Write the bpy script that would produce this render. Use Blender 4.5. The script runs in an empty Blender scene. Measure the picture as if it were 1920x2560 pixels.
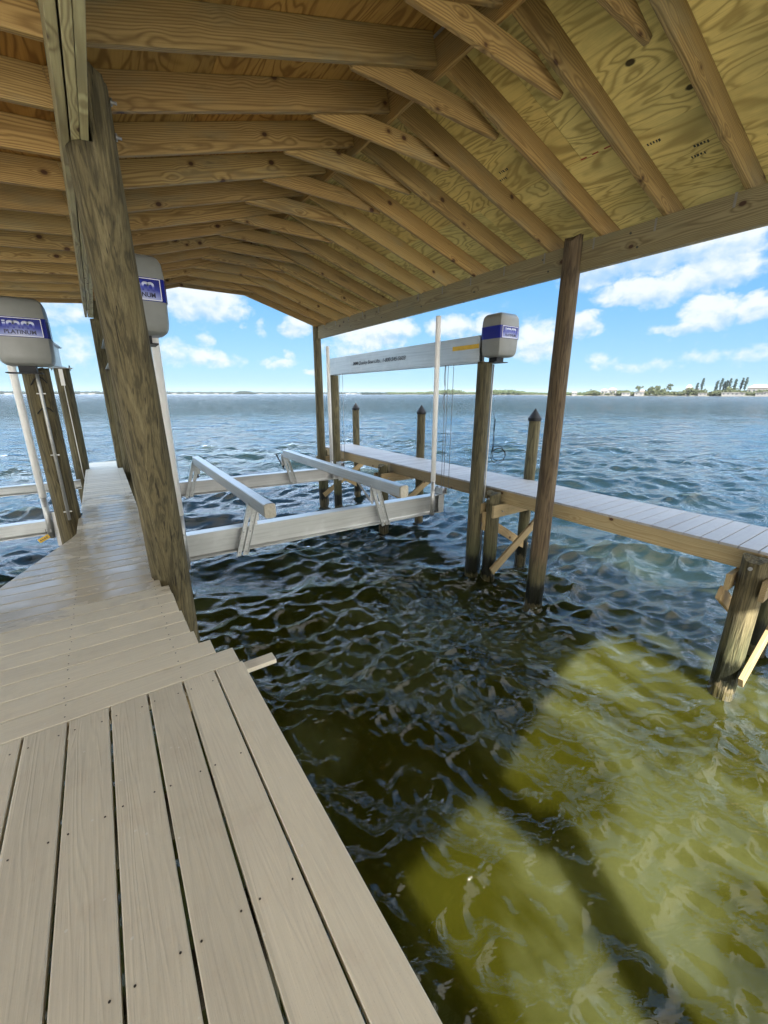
import bpy, bmesh, math, random
import numpy as np
from mathutils import Vector, Matrix

# ------------------------------------------------------------------ scene, camera, light
S = bpy.context.scene
COL = S.collection
R = math.radians
random.seed(7)
WATER = -1.45

cam = bpy.data.objects.new('camera', bpy.data.cameras.new('camera'))
COL.objects.link(cam)
cam.data.sensor_fit = 'VERTICAL'
cam.data.sensor_height = 36.0
cam.data.lens = 36.0 * 1016 / 2560
cam.data.clip_start = 0.02
cam.data.clip_end = 20000
cam.location = (0, 0, 1.40)
cam.rotation_euler = (R(90 - 16.24), 0, R(-34.35))
S.camera = cam

SUN_DIR = Vector((-0.45, -1.15, 1.0)).normalized()      # towards the sun
SUN_EL = math.asin(SUN_DIR.z)
SUN_AZ = math.atan2(SUN_DIR.x, SUN_DIR.y)
sl = bpy.data.lights.new('sun', 'SUN')
sl.energy = 5.0
sl.angle = R(0.5)
sl.color = (1.0, 0.95, 0.87)
sun = bpy.data.objects.new('sun', sl)
COL.objects.link(sun)
sun.rotation_euler = SUN_DIR.to_track_quat('Z', 'Y').to_euler()
sun.location = (-20, -30, 40)

S.view_settings.view_transform = 'Standard'
S.view_settings.look = 'None'
S.view_settings.exposure = 2.35
S.view_settings.gamma = 1.0
S.view_settings.use_curve_mapping = False
S.render.engine = 'CYCLES'
S.cycles.use_denoising = True
S.cycles.max_bounces = 7
S.cycles.transparent_max_bounces = 12
S.cycles.diffuse_bounces = 3
S.cycles.glossy_bounces = 4
S.cycles.sample_clamp_indirect = 6.0
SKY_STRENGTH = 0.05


class NT:
    """tiny helper round a node tree"""
    def __init__(s, tree):
        s.t = tree
        s.n = tree.nodes
        s.l = tree.links

    def put(s, sock, v):
        if isinstance(v, bpy.types.NodeSocket):
            s.l.new(v, sock)
        elif v is not None:
            sock.default_value = v

    def node(s, kind, **props):
        n = s.n.new(kind)
        for k, v in props.items():
            setattr(n, k, v)
        return n

    def m(s, op, a, b=None, c=None, clamp=False):
        n = s.node('ShaderNodeMath', operation=op, use_clamp=clamp)
        s.put(n.inputs[0], a)
        s.put(n.inputs[1], b)
        s.put(n.inputs[2], c)
        return n.outputs[0]

    def vm(s, op, a, b=None, scale=None):
        n = s.node('ShaderNodeVectorMath', operation=op)
        s.put(n.inputs[0], a)
        s.put(n.inputs[1], b)
        if scale is not None:
            s.put(n.inputs['Scale'], scale)
        return n.outputs['Value'] if op in ('LENGTH', 'DOT_PRODUCT') else n.outputs[0]

    def sep(s, v):
        n = s.node('ShaderNodeSeparateXYZ')
        s.put(n.inputs[0], v)
        return n.outputs

    def comb(s, x, y, z):
        n = s.node('ShaderNodeCombineXYZ')
        for i, v in enumerate((x, y, z)):
            s.put(n.inputs[i], v)
        return n.outputs[0]

    def noise(s, vec, scale, detail=2.0, rough=0.5, dist=0.0, color=False):
        n = s.node('ShaderNodeTexNoise')
        s.put(n.inputs['Vector'], vec)
        s.put(n.inputs['Scale'], scale)
        n.inputs['Detail'].default_value = detail
        n.inputs['Roughness'].default_value = rough
        n.inputs['Distortion'].default_value = dist
        return n.outputs['Color'] if color else n.outputs['Fac']

    def vor(s, vec, scale, feature='F1'):
        n = s.node('ShaderNodeTexVoronoi', feature=feature)
        s.put(n.inputs['Vector'], vec)
        s.put(n.inputs['Scale'], scale)
        return n

    def ramp(s, fac, stops, interp='LINEAR'):
        n = s.node('ShaderNodeValToRGB')
        n.color_ramp.interpolation = interp
        e = n.color_ramp.elements
        while len(e) < len(stops):
            e.new(0.5)
        for i, (p, c) in enumerate(stops):
            e[i].position = p
            e[i].color = (c[0], c[1], c[2], 1) if not isinstance(c, (int, float)) else (c, c, c, 1)
        s.put(n.inputs[0], fac)
        return n.outputs[0]

    def step(s, v, lo, hi):
        n = s.node('ShaderNodeMapRange', interpolation_type='SMOOTHSTEP')
        s.put(n.inputs[0], v)
        s.put(n.inputs[1], lo)
        s.put(n.inputs[2], hi)
        return n.outputs[0]

    def mix(s, f, a, b, blend='MIX'):
        n = s.node('ShaderNodeMix', data_type='RGBA', blend_type=blend)
        s.put(n.inputs[0], f)
        for sock, v in ((n.inputs[6], a), (n.inputs[7], b)):
            if isinstance(v, (tuple, list)) and len(v) == 3:
                v = (v[0], v[1], v[2], 1)
            s.put(sock, v)
        return n.outputs[2]


# world: Nishita sky with cumulus built from direction-space noise
W = bpy.data.worlds.new('World')
S.world = W
W.use_nodes = True
w = NT(W.node_tree)
w.n.clear()
out = w.node('ShaderNodeOutputWorld')
bg = w.node('ShaderNodeBackground')
sky = w.node('ShaderNodeTexSky', sky_type='NISHITA')
sky.sun_disc = False
sky.sun_elevation = SUN_EL
sky.sun_rotation = SUN_AZ
sky.air_density = 1.0
sky.dust_density = 0.3
sky.ozone_density = 2.0
tc = w.node('ShaderNodeTexCoord')
D = tc.outputs['Generated']
dx, dy, dz = w.sep(D)
az = w.m('MULTIPLY', w.m('ARCTAN2', dx, dy), 57.29578)
el = w.m('MULTIPLY', w.m('ARCSINE', dz), 57.29578)
CLOUDS = [  # azimuth, elevation, half width, half height, weight  (degrees)
    (63.0, 15.6, 10.0, 3.3, 1.25), (70.5, 14.2, 3.6, 2.4, 1.1), (70.0, 11.6, 3.8, 1.7, 1.05), (64.5, 10.6, 5.0, 1.5, 1.0), (58.5, 13.4, 4, 2, .9),
    (61, 20, 9, 3, 0.8),
    (70.6, 8.0, 2.6, 1.5, 1.05), (74.2, 7.9, 1.6, 1.3, 1.0), (68.3, 7.0, 3.2, 0.7, 0.7), (58.6, 8.0, 2.0, 1.5, 1.05),
    (53.5, 6.2, 3.4, 2.3, 0.85), (47.5, 8.0, 3.6, 1.5, 0.75), (43.0, 8.1, 3.0, 1.5, 0.85), (33.0, 7.6, 4.6, 2.0, 1.0),
    (36.5, 8.2, 2.4, 1.2, 0.8), (30, 5.6, 4, 1.3, 0.55), (23.1, 8.0, 2.0, 1.2, 0.85), (12.0, 10.6, 4.6, 2.5, 1.0), (8.5, 12.5, 3.5, 2, 0.7), (15.8, 9.4, 1.8, 1.2, 0.65),
    (18.6, 7.9, 0.9, 1.3, 0.5), (16.4, 7.6, 0.5, .5, .4), (12.5, 4.1, 3.8, 1.1, 0.7), (12.1, 6.0, 0.8, 1.3, 0.6), (8.0, 4.6, 2.4, 1.6, 0.6),
    (20.5, 3.9, 2.2, 0.7, 0.6), (22, 4.8, .7, .8, .5), (24.5, 3.0, 1.0, .4, .5), (-1.3, 8.3, 3.4, 1.4, 0.55), (-1.5, 4.2, 3.2, 2.0, 0.5), (-7, 5.0, 1.5, 3.0, 0.55),
    (74.5, 3.9, 3.0, 1.0, 0.5), (70.0, 3.7, 2.0, .9, 0.45), (63.0, 3.2, 3.4, 0.8, 0.5), (60.5, 3.8, 1.3, 1.0, 0.5),
    (67, 3.2, 2, .7, .4),
    (88, 10, 7, 3, .8), (-22, 8, 6, 3, .8), (-35, 14, 7, 3, .8), (105, 7, 6, 2.5, .8),
]
w1 = w.noise(w.comb(w.m('MULTIPLY', az, 0.30), w.m('MULTIPLY', el, 0.40), 0.0), 1.0, 7.0, 0.6, 0.4, color=True)
wr, wg, wb_ = w.sep(w1)
azw = w.m('ADD', az, w.m('MULTIPLY', w.m('SUBTRACT', wr, 0.5), 3.6))
elw = w.m('ADD', el, w.m('MULTIPLY', w.m('SUBTRACT', wg, 0.5), 3.0))
dens = None
shade = None
for a0, e0, wx, wy, k in CLOUDS:
    u = w.m('DIVIDE', w.m('SUBTRACT', azw, a0), wx)
    v = w.m('DIVIDE', w.m('SUBTRACT', elw, e0), wy)
    q = w.m('ADD', w.m('MULTIPLY', u, u), w.m('MULTIPLY', v, v))
    g = w.m('MULTIPLY', w.m('SUBTRACT', 1.0, w.m('MULTIPLY', q, 0.62), clamp=True), k)
    sv = w.m('MULTIPLY', g, v)
    dens = g if dens is None else w.m('MAXIMUM', dens, g)
    shade = sv if shade is None else w.m('ADD', shade, sv)
fine = w.noise(w.comb(w.m('MULTIPLY', az, 0.62), w.m('MULTIPLY', el, 0.80), 3.0), 1.0, 5.0, 0.55, 0.2)
dd = w.m('ADD', dens, w.m('MULTIPLY', w.m('SUBTRACT', fine, 0.5), 1.0))
alpha = w.step(dd, 0.10, 0.78)
# bright broken clouds added out of view, lighting the shaded deck and water glints
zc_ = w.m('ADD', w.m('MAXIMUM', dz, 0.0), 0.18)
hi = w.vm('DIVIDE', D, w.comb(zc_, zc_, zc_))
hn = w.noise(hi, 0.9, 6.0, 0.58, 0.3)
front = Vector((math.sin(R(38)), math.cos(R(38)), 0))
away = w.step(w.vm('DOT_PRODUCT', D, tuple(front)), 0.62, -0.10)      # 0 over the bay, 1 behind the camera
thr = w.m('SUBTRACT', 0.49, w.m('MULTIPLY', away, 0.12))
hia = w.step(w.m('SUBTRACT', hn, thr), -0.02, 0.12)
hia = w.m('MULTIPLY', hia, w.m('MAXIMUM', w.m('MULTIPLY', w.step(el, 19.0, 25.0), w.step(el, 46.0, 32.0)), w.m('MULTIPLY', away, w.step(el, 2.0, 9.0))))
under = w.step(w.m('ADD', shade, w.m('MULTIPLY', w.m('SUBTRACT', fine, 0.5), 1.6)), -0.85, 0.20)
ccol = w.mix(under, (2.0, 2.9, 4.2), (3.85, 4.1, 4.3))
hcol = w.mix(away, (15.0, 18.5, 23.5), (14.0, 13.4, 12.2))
low = w.step(el, 17.0, 0.0)
vivid = w.mix(low, (0.42, 1.80, 4.0), (1.15, 2.45, 3.5))
vivid = w.mix(w.step(el, 18.0, 30.0), vivid, (1.9, 4.3, 8.3))
base = w.mix(0.88, sky.outputs[0], vivid)
col = w.mix(w.m('MULTIPLY', alpha, 0.95), base, ccol)
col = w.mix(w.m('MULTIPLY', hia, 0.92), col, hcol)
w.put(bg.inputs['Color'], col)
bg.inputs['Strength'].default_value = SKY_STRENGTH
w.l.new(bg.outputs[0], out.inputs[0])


# ------------------------------------------------------------------ materials
def newmat(name):
    m = bpy.data.materials.new(name)
    m.use_nodes = True
    t = NT(m.node_tree)
    t.n.clear()
    o = t.node('ShaderNodeOutputMaterial')
    p = t.node('ShaderNodeBsdfPrincipled')
    t.l.new(p.outputs[0], o.inputs[0])
    return m, t, p


def bump(t, p, h, strength=0.3, dist=0.01):
    b = t.node('ShaderNodeBump')
    b.inputs['Strength'].default_value = strength
    b.inputs['Distance'].default_value = dist
    t.put(b.inputs['Height'], h)
    t.l.new(b.outputs[0], p.inputs['Normal'])
    return b


def objrand(t, obj_vec, amount=40.0):
    oi = t.node('ShaderNodeObjectInfo')
    r = oi.outputs['Random']
    off = t.comb(t.m('MULTIPLY', r, amount), t.m('MULTIPLY', r, amount * 1.7), t.m('MULTIPLY', r, amount * 0.6))
    return t.vm('ADD', obj_vec, off), r


def mat_lumber(name, light, mid, dark, contrast=1.0, green=0.35, knots=True, rough=0.62):
    """sawn pine board, grain along local X"""
    m, t, p = newmat(name)
    tcn = t.node('ShaderNodeTexCoord')
    v, r = objrand(t, tcn.outputs['Object'])
    kv = t.vor(t.vm('MULTIPLY', v, (0.70, 1.0, 1.0)), 4.9)
    kd = kv.outputs['Distance']
    kinf = t.m('MULTIPLY', t.step(kd, 0.42, 0.05), 1.0)
    lx, ly, lz = t.sep(tcn.outputs['Object'])
    r2 = t.m('FRACT', t.m('MULTIPLY', r, 13.7))
    r3 = t.m('FRACT', t.m('MULTIPLY', r, 29.3))
    wa = t.noise(t.vm('MULTIPLY', v, (0.30, 2.2, 2.2)), 1.5, 3.0, 0.5, 0.3, color=True)
    wx, wy, wz = t.sep(wa)
    py = t.m('ADD', t.m('SUBTRACT', ly, t.m('MULTIPLY', t.m('SUBTRACT', r2, 0.5), 0.16)), t.m('MULTIPLY', t.m('SUBTRACT', wx, 0.5), 0.13))
    pz = t.m('ADD', t.m('SUBTRACT', lz, t.m('MULTIPLY', t.m('SUBTRACT', r3, 0.35), 0.16)), t.m('MULTIPLY', t.m('SUBTRACT', wy, 0.5), 0.13))
    rad = t.m('SQRT', t.m('ADD', t.m('MULTIPLY', py, py), t.m('MULTIPLY', pz, pz)))
    rad = t.m('SUBTRACT', rad, t.m('MULTIPLY', kinf, 0.016))
    f = t.m('MULTIPLY', rad, 520.0)
    lines = t.m('MULTIPLY', t.m('ADD', t.m('SINE', f), 1.0), 0.5)
    lines = t.m('POWER', lines, 1.7)
    fib = t.noise(t.vm('MULTIPLY', v, (3.0, 90.0, 90.0)), 1.0, 3.0, 0.6)
    blotch = t.noise(t.vm('MULTIPLY', v, (1.2, 4.0, 4.0)), 1.3, 4.0, 0.6)
    c = t.mix(t.m('MULTIPLY', lines, 0.62 * contrast, clamp=True), light, mid)
    c = t.mix(t.m('MULTIPLY', t.step(fib, 0.42, 0.7), 0.35 * contrast), c, mid)
    c = t.mix(t.m('MULTIPLY', t.step(blotch, 0.48, 0.72), green), c, (0.20, 0.20, 0.13))
    stain = t.noise(t.vm('MULTIPLY', v, (0.8, 6.0, 6.0)), 2.3, 5.0, 0.7)
    c = t.mix(t.m('MULTIPLY', t.step(stain, 0.60, 0.74), 0.5), c, dark)
    if knots:
        ring = t.step(kd, 0.19, 0.10)
        core = t.step(kd, 0.115, 0.075)
        c = t.mix(t.m('MULTIPLY', ring, 0.55), c, mid)
        c = t.mix(t.m('MULTIPLY', core, 0.92), c, (0.045, 0.016, 0.008))
    # every stick has its own tone
    val = t.m('ADD', 0.74, t.m('MULTIPLY', r, 0.50))
    c = t.mix(1.0, c, t.comb(val, val, val), 'MULTIPLY')
    c = t.mix(t.m('MULTIPLY', t.m('FRACT', t.m('MULTIPLY', r, 7.31)), 0.34), c, t.mix(1.0, c, (1.04, 0.80, 0.62), 'MULTIPLY'))
    t.put(p.inputs['Base Color'], c)
    p.inputs['Roughness'].default_value = rough
    p.inputs['Specular IOR Level'].default_value = 0.3
    bump(t, p, t.m('ADD', t.m('MULTIPLY', lines, 0.6), fib), 0.35, 0.004)
    return m


def mat_ply(name, light, mid, dark, freq=78.0, warm=0.0):
    """rotary-cut plywood, face grain along local Y"""
    m, t, p = newmat(name)
    tcn = t.node('ShaderNodeTexCoord')
    v, r = objrand(t, tcn.outputs['Object'], 17.0)
    n0 = t.noise(t.vm('MULTIPLY', v, (2.5, 0.62, 1.0)), 1.0, 3.0, 0.5, 0.75)
    kv = t.vor(t.vm('MULTIPLY', v, (1.0, 0.8, 0.02)), 2.1)
    kd = t.m('ADD', kv.outputs['Distance'], t.m('MULTIPLY', t.noise(v, 14.0), 0.05))
    rk = t.sep(kv.outputs['Color'])[0]
    on = t.m('GREATER_THAN', rk, 0.55)
    kinf = t.m('MULTIPLY', t.step(kd, 0.45, 0.04), on)
    f = t.m('ADD', t.m('MULTIPLY', n0, freq), t.m('MULTIPLY', kinf, 13.0))
    s1 = t.m('MULTIPLY', t.m('ADD', t.m('SINE', f), 1.0), 0.5)
    lines = t.m('POWER', s1, 3.0)
    fib = t.noise(t.vm('MULTIPLY', v, (95.0, 3.0, 1.0)), 1.0, 2.0, 0.6)
    blotch = t.noise(t.vm('MULTIPLY', v, (1.8, 0.9, 1.0)), 1.2, 5.0, 0.65)
    c = t.mix(t.m('MULTIPLY', lines, 0.72), light, mid)
    c = t.mix(t.m('MULTIPLY', t.step(fib, 0.45, 0.75), 0.30), c, mid)
    c = t.mix(t.m('MULTIPLY', t.step(blotch, 0.42, 0.72), 0.60), c, dark)
    core = t.m('MULTIPLY', t.step(kd, 0.088, 0.060), on)
    c = t.mix(t.m('MULTIPLY', core, 0.95), c, (0.020, 0.014, 0.008))
    val = t.m('ADD', 0.84, t.m('MULTIPLY', r, 0.34))
    c = t.mix(1.0, c, t.comb(val, val, val), 'MULTIPLY')
    c = t.mix(t.m('MULTIPLY', t.m('FRACT', t.m('MULTIPLY', r, 5.7)), 0.35 + warm), c,
              t.mix(1.0, c, (1.22, 0.80, 0.42), 'MULTIPLY'))
    t.put(p.inputs['Base Color'], c)
    p.inputs['Roughness'].default_value = 0.75
    p.inputs['Specular IOR Level'].default_value = 0.25
    bump(t, p, t.m('ADD', lines, fib), 0.25, 0.003)
    return m


def mat_pile(name, base, streak, light, band=True):
    """treated round pile, grain along Z, wet black band at the waterline"""
    m, t, p = newmat(name)
    tcn = t.node('ShaderNodeTexCoord')
    geo = t.node('ShaderNodeNewGeometry')
    v, r = objrand(t, tcn.outputs['Object'], 31.0)
    n0 = t.noise(t.vm('MULTIPLY', v, (11.0, 11.0, 0.85)), 1.0, 4.0, 0.55, 0.6)
    lines = t.m('MULTIPLY', t.m('ADD', t.m('SINE', t.m('MULTIPLY', n0, 40.0)), 1.0), 0.5)
    fib = t.noise(t.vm('MULTIPLY', v, (95.0, 95.0, 3.5)), 1.0, 4.0, 0.65)
    blot = t.noise(t.vm('MULTIPLY', v, (30.0, 30.0, 1.6)), 1.0, 5.0, 0.7)
    c = t.mix(t.m('MULTIPLY', t.m('POWER', lines, 2.0), 0.8), base, streak)
    c = t.mix(t.m('MULTIPLY', t.step(fib, 0.45, 0.68), 0.55), c, streak)
    c = t.mix(t.m('MULTIPLY', t.step(blot, 0.50, 0.70), 0.55), c, light)
    chk = t.noise(t.vm('MULTIPLY', v, (60.0, 60.0, 1.4)), 1.0, 2.0, 0.5)
    c = t.mix(t.m('MULTIPLY', t.step(chk, 0.66, 0.70), 0.8), c, (0.012, 0.010, 0.007))
    val = t.m('ADD', 0.80, t.m('MULTIPLY', r, 0.40))
    c = t.mix(1.0, c, t.comb(val, val, val), 'MULTIPLY')
    rough = 0.8
    if band:
        z = t.sep(geo.outputs['Position'])[2]
        zz = t.m('ADD', z, t.m('MULTIPLY', t.m('SUBTRACT', t.noise(t.vm('MULTIPLY', v, (22.0, 22.0, 5.0)), 1.0, 3.0), 0.5), 0.28))
        wet = t.step(zz, WATER + 0.44, WATER + 0.31)
        green = t.m('MULTIPLY', t.step(zz, WATER + 0.95, WATER + 0.40), 0.45)
        c = t.mix(green, c, (0.045, 0.060, 0.024))
        c = t.mix(t.m('MULTIPLY', wet, 0.95), c, (0.007, 0.008, 0.005))
        ring = t.m('MULTIPLY', t.step(zz, WATER + 0.075, WATER + 0.05), t.step(blot, 0.38, 0.52))
        c = t.mix(t.m('MULTIPLY', ring, 0.6), c, (0.17, 0.14, 0.08))
        rr = t.m('SUBTRACT', 0.8, t.m('MULTIPLY', wet, 0.5))
        t.put(p.inputs['Roughness'], rr)
    else:
        p.inputs['Roughness'].default_value = rough
    t.put(p.inputs['Base Color'], c)
    p.inputs['Specular IOR Level'].default_value = 0.3
    bump(t, p, t.m('ADD', t.m('MULTIPLY', lines, 0.5), t.m('ADD', fib, t.m('MULTIPLY', chk, -1.0))), 0.7, 0.012)
    return m


def mat_decking(name, axis, tone, wet=False, grey=0.0):
    """composite decking boards, embossed grain along the board"""
    m, t, p = newmat(name)
    geo = t.node('ShaderNodeNewGeometry')
    P = geo.outputs['Position']
    x, y, z = t.sep(P)
    a, b = (x, y) if axis == 'X' else (y, x)            # a = along the board, b = across
    bid = t.m('FLOOR', t.m('DIVIDE', t.m('SUBTRACT', b, 0.0), 0.155))
    brand = t.m('FRACT', t.m('MULTIPLY', t.m('SINE', t.m('MULTIPLY', bid, 12.9898)), 437.585))
    v = t.comb(a, b, t.m('MULTIPLY', brand, 20.0))
    n0 = t.noise(t.vm('MULTIPLY', v, (0.75, 11.0, 1.0)), 1.0, 2.0, 0.5, 0.25)
    lines = t.m('POWER', t.m('MULTIPLY', t.m('ADD', t.m('SINE', t.m('MULTIPLY', n0, 80.0)), 1.0), 0.5), 2.0)
    fib = t.noise(t.vm('MULTIPLY', v, (5.0, 170.0, 1.0)), 1.0, 3.0, 0.65)
    blot = t.noise(t.vm('MULTIPLY', v, (2.2, 7.0, 1.0)), 1.0, 4.0, 0.6)
    c = t.mix(t.m('MULTIPLY', lines, 0.20), tone, tuple(k * 0.82 for k in tone))
    c = t.mix(t.m('MULTIPLY', t.step(fib, 0.48, 0.72), 0.30), c, tuple(min(1, k * 1.28) for k in tone))
    c = t.mix(t.m('MULTIPLY', t.step(blot, 0.40, 0.70), 0.30), c, (tone[0] * 0.80, tone[1] * 0.78, tone[2] * 0.80))
    val = t.m('ADD', 0.88, t.m('MULTIPLY', brand, 0.20))
    c = t.mix(1.0, c, t.comb(val, val, val), 'MULTIPLY')
    dirt = t.noise(t.vm('MULTIPLY', P, (1.0, 1.0, 0.0)), 2.4, 6.0, 0.72, 0.4)
    c = t.mix(t.m('MULTIPLY', t.step(dirt, 0.50, 0.68), 0.22), c, (tone[0] * 0.62, tone[1] * 0.62, tone[2] * 0.58))
    drop = t.vor(P, 34.0)
    dk = t.m('MULTIPLY', t.step(drop.outputs['Distance'], 0.17, 0.12), t.m('GREATER_THAN', t.sep(drop.outputs['Color'])[0], 0.93))
    c = t.mix(t.m('MULTIPLY', dk, 0.5), c, (0.80, 0.79, 0.74))
    speck = t.noise(P, 230.0, 2.0, 0.6)
    c = t.mix(t.m('MULTIPLY', t.step(speck, 0.60, 0.75), 0.18), c, (0.10, 0.085, 0.06))
    rough = t.m('SUBTRACT', 0.62, t.m('MULTIPLY', fib, 0.14))
    if wet:
        wn = t.noise(t.vm('MULTIPLY', P, (1.9, 2.6, 1.0)), 1.4, 4.0, 0.62, 0.2)
        reg = t.m('MULTIPLY', t.step(y, 2.7, 3.5), t.step(y, 8.5, 5.2))
        w_ = t.step(t.m('ADD', wn, t.m('MULTIPLY', reg, 0.34)), 0.62, 0.80)
        pn = t.noise(t.vm('MULTIPLY', P, (2.6, 5.0, 1.0)), 1.3, 3.0, 0.5, 0.0)
        pud = t.m('MULTIPLY', t.step(pn, 0.50, 0.58), t.m('MULTIPLY', reg, w_))
        c = t.mix(t.m('MULTIPLY', w_, 0.45), c, t.mix(1.0, c, (0.55, 0.50, 0.44), 'MULTIPLY'))
        rough = t.m('SUBTRACT', rough, t.m('ADD', t.m('MULTIPLY', w_, 0.30), t.m('MULTIPLY', pud, 0.13)))
        hgt = t.m('MULTIPLY', t.m('ADD', lines, t.m('MULTIPLY', fib, 1.4)), t.m('SUBTRACT', 1.0, t.m('MULTIPLY', w_, 0.72)))
    else:
        wn = t.noise(P, 5.0, 5.0, 0.7)
        edge = t.m('MULTIPLY', t.step(wn, 0.52, 0.66), 0.3)
        c = t.mix(edge, c, t.mix(1.0, c, (0.90, 0.84, 0.82), 'MULTIPLY'))
        hgt = t.m('ADD', lines, t.m('MULTIPLY', fib, 1.4))
    t.put(p.inputs['Base Color'], c)
    t.put(p.inputs['Roughness'], rough)
    p.inputs['Specular IOR Level'].default_value = 0.45
    bump(t, p, hgt, 0.28, 0.002)
    return m


def mat_metal(name, colr, rough=0.38, scratch=0.5, axis=(1.0, 30.0, 30.0)):
    m, t, p = newmat(name)
    tcn = t.node('ShaderNodeTexCoord')
    v = tcn.outputs['Object']
    st = t.noise(t.vm('MULTIPLY', v, axis), 1.5, 4.0, 0.6)
    bl = t.noise(v, 3.0, 5.0, 0.65)
    c = t.mix(t.m('MULTIPLY', t.step(st, 0.4, 0.7), scratch), colr, tuple(k * 0.72 for k in colr))
    c = t.mix(t.m('MULTIPLY', t.step(bl, 0.5, 0.7), 0.5), c, tuple(min(1, k * 1.18) for k in colr))
    t.put(p.inputs['Base Color'], c)
    p.inputs['Metallic'].default_value = 0.82
    t.put(p.inputs['Roughness'], t.m('ADD', rough - 0.08, t.m('MULTIPLY', bl, 0.28)))
    bump(t, p, t.m('ADD', st, bl), 0.06, 0.004)
    return m


def mat_plain(name, colr, rough=0.5, metal=0.0, var=0.12, scale=9.0, spec=0.5, bmp=0.05):
    m, t, p = newmat(name)
    tcn = t.node('ShaderNodeTexCoord')
    n = t.noise(tcn.outputs['Object'], scale, 5.0, 0.6)
    c = t.mix(t.m('MULTIPLY', t.step(n, 0.35, 0.7), 1.0), tuple(k * (1 + var) for k in colr), tuple(k * (1 - var) for k in colr))
    t.put(p.inputs['Base Color'], c)
    p.inputs['Roughness'].default_value = rough
    p.inputs['Metallic'].default_value = metal
    p.inputs['Specular IOR Level'].default_value = spec
    if bmp:
        bump(t, p, t.noise(tcn.outputs['Object'], scale * 8, 3.0), bmp, 0.002)
    return m


M = {}
M['rafter'] = mat_lumber('pine_rafter', (0.375, 0.265, 0.103), (0.125, 0.070, 0.020), (0.060, 0.044, 0.022), 1.0, 0.40)
M['beam'] = mat_lumber('pine_beam', (0.30, 0.265, 0.145), (0.13, 0.10, 0.048), (0.07, 0.058, 0.032), 1.1, 0.62)
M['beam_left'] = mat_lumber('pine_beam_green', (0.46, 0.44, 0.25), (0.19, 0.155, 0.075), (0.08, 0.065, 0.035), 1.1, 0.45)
M['brace'] = mat_lumber('pine_brace', (0.34, 0.265, 0.14), (0.20, 0.135, 0.060), (0.12, 0.075, 0.035), 0.9, 0.20)
M['dark_joist'] = mat_lumber('darkened_joist', (0.05, 0.042, 0.028), (0.025, 0.020, 0.012), (0.015, 0.012, 0.008), 0.8, 0.3)  # weathered joists, darkened in colour so the deck gaps read as shade
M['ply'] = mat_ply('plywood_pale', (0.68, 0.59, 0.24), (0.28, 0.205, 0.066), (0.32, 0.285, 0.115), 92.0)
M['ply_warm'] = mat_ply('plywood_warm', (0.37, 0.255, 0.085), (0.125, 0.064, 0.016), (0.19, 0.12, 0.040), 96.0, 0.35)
M['pile_big'] = mat_pile('pile_olive', (0.112, 0.092, 0.046), (0.036, 0.030, 0.016), (0.185, 0.155, 0.085))
M['pile'] = mat_pile('pile_weathered', (0.115, 0.100, 0.052), (0.042, 0.036, 0.021), (0.185, 0.165, 0.092))
M['pile_brown'] = mat_pile('pile_brown', (0.125, 0.090, 0.050), (0.045, 0.030, 0.018), (0.20, 0.15, 0.088))
TAN = (0.74, 0.68, 0.54)
M['deck_x'] = mat_decking('decking_cross', 'X', TAN, wet=True)
M['deck_y'] = mat_decking('decking_long', 'Y', TAN)
M['deck_far'] = mat_decking('decking_pale', 'X', (0.34, 0.335, 0.33))
M['alu'] = mat_metal('mill_aluminium', (0.52, 0.53, 0.52), 0.34)
M['alu_dull'] = mat_metal('dull_aluminium', (0.50, 0.50, 0.485), 0.45, 0.4)
M['steel'] = mat_plain('galvanised_bolt', (0.30, 0.30, 0.30), 0.4, 0.8)
M['cable'] = mat_plain('steel_cable', (0.16, 0.15, 0.14), 0.5, 0.6)
M['black'] = mat_plain('black_plastic', (0.007, 0.008, 0.010), 0.5, spec=0.3)
M['wire'] = mat_plain('black_wire', (0.010, 0.010, 0.012), 0.85, spec=0.15)
M['carpet'] = mat_plain('bunk_end_carpet', (0.40, 0.37, 0.30), 0.95, bmp=0.5, scale=30)
M['pvc'] = mat_plain('white_pvc', (0.80, 0.79, 0.76), 0.45, var=0.03)
M['cap'] = mat_plain('housing_plastic', (0.20, 0.205, 0.19), 0.42, var=0.05)
M['red'] = mat_plain('red_edge_print', (0.30, 0.025, 0.015), 0.7)
M['stamp'] = mat_plain('grade_stamp_ink', (0.045, 0.045, 0.035), 0.8)
M['strap'] = mat_plain('galvanised_strap', (0.20, 0.19, 0.16), 0.6, 0.3)
M['screw'] = mat_plain('screw_head', (0.035, 0.028, 0.02), 0.6)
M['white'] = mat_plain('label_white', (0.78, 0.78, 0.82), 0.35, var=0.02, bmp=0)
M['ink'] = mat_plain('label_dark_ink', (0.016, 0.016, 0.05), 0.4, var=0.02, bmp=0)
M['black_ink'] = mat_plain('beam_black_ink', (0.05, 0.05, 0.055), 0.5, var=0.02, bmp=0)
M['yellow'] = mat_plain('yellow_sticker', (0.62, 0.38, 0.02), 0.5, var=0.1)
M['blue'] = mat_plain('label_blue', (0.008, 0.014, 0.20), 0.22, var=0.05, bmp=0)
M['house'] = mat_plain('house_wall', (0.12, 0.12, 0.12), 0.8, var=0.05, scale=0.2, bmp=0)
M['roof_pale'] = mat_plain('house_roof', (0.20, 0.17, 0.15), 0.8, var=0.1, scale=0.2, bmp=0)
M['sand'] = mat_plain('shore_sand', (0.07, 0.07, 0.05), 0.9, var=0.2, scale=0.05, bmp=0)
M['bark'] = mat_plain('bark', (0.10, 0.085, 0.065), 0.9, bmp=0)
M['window'] = mat_plain('window_glass', (0.03, 0.04, 0.05), 0.1, bmp=0)


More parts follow.
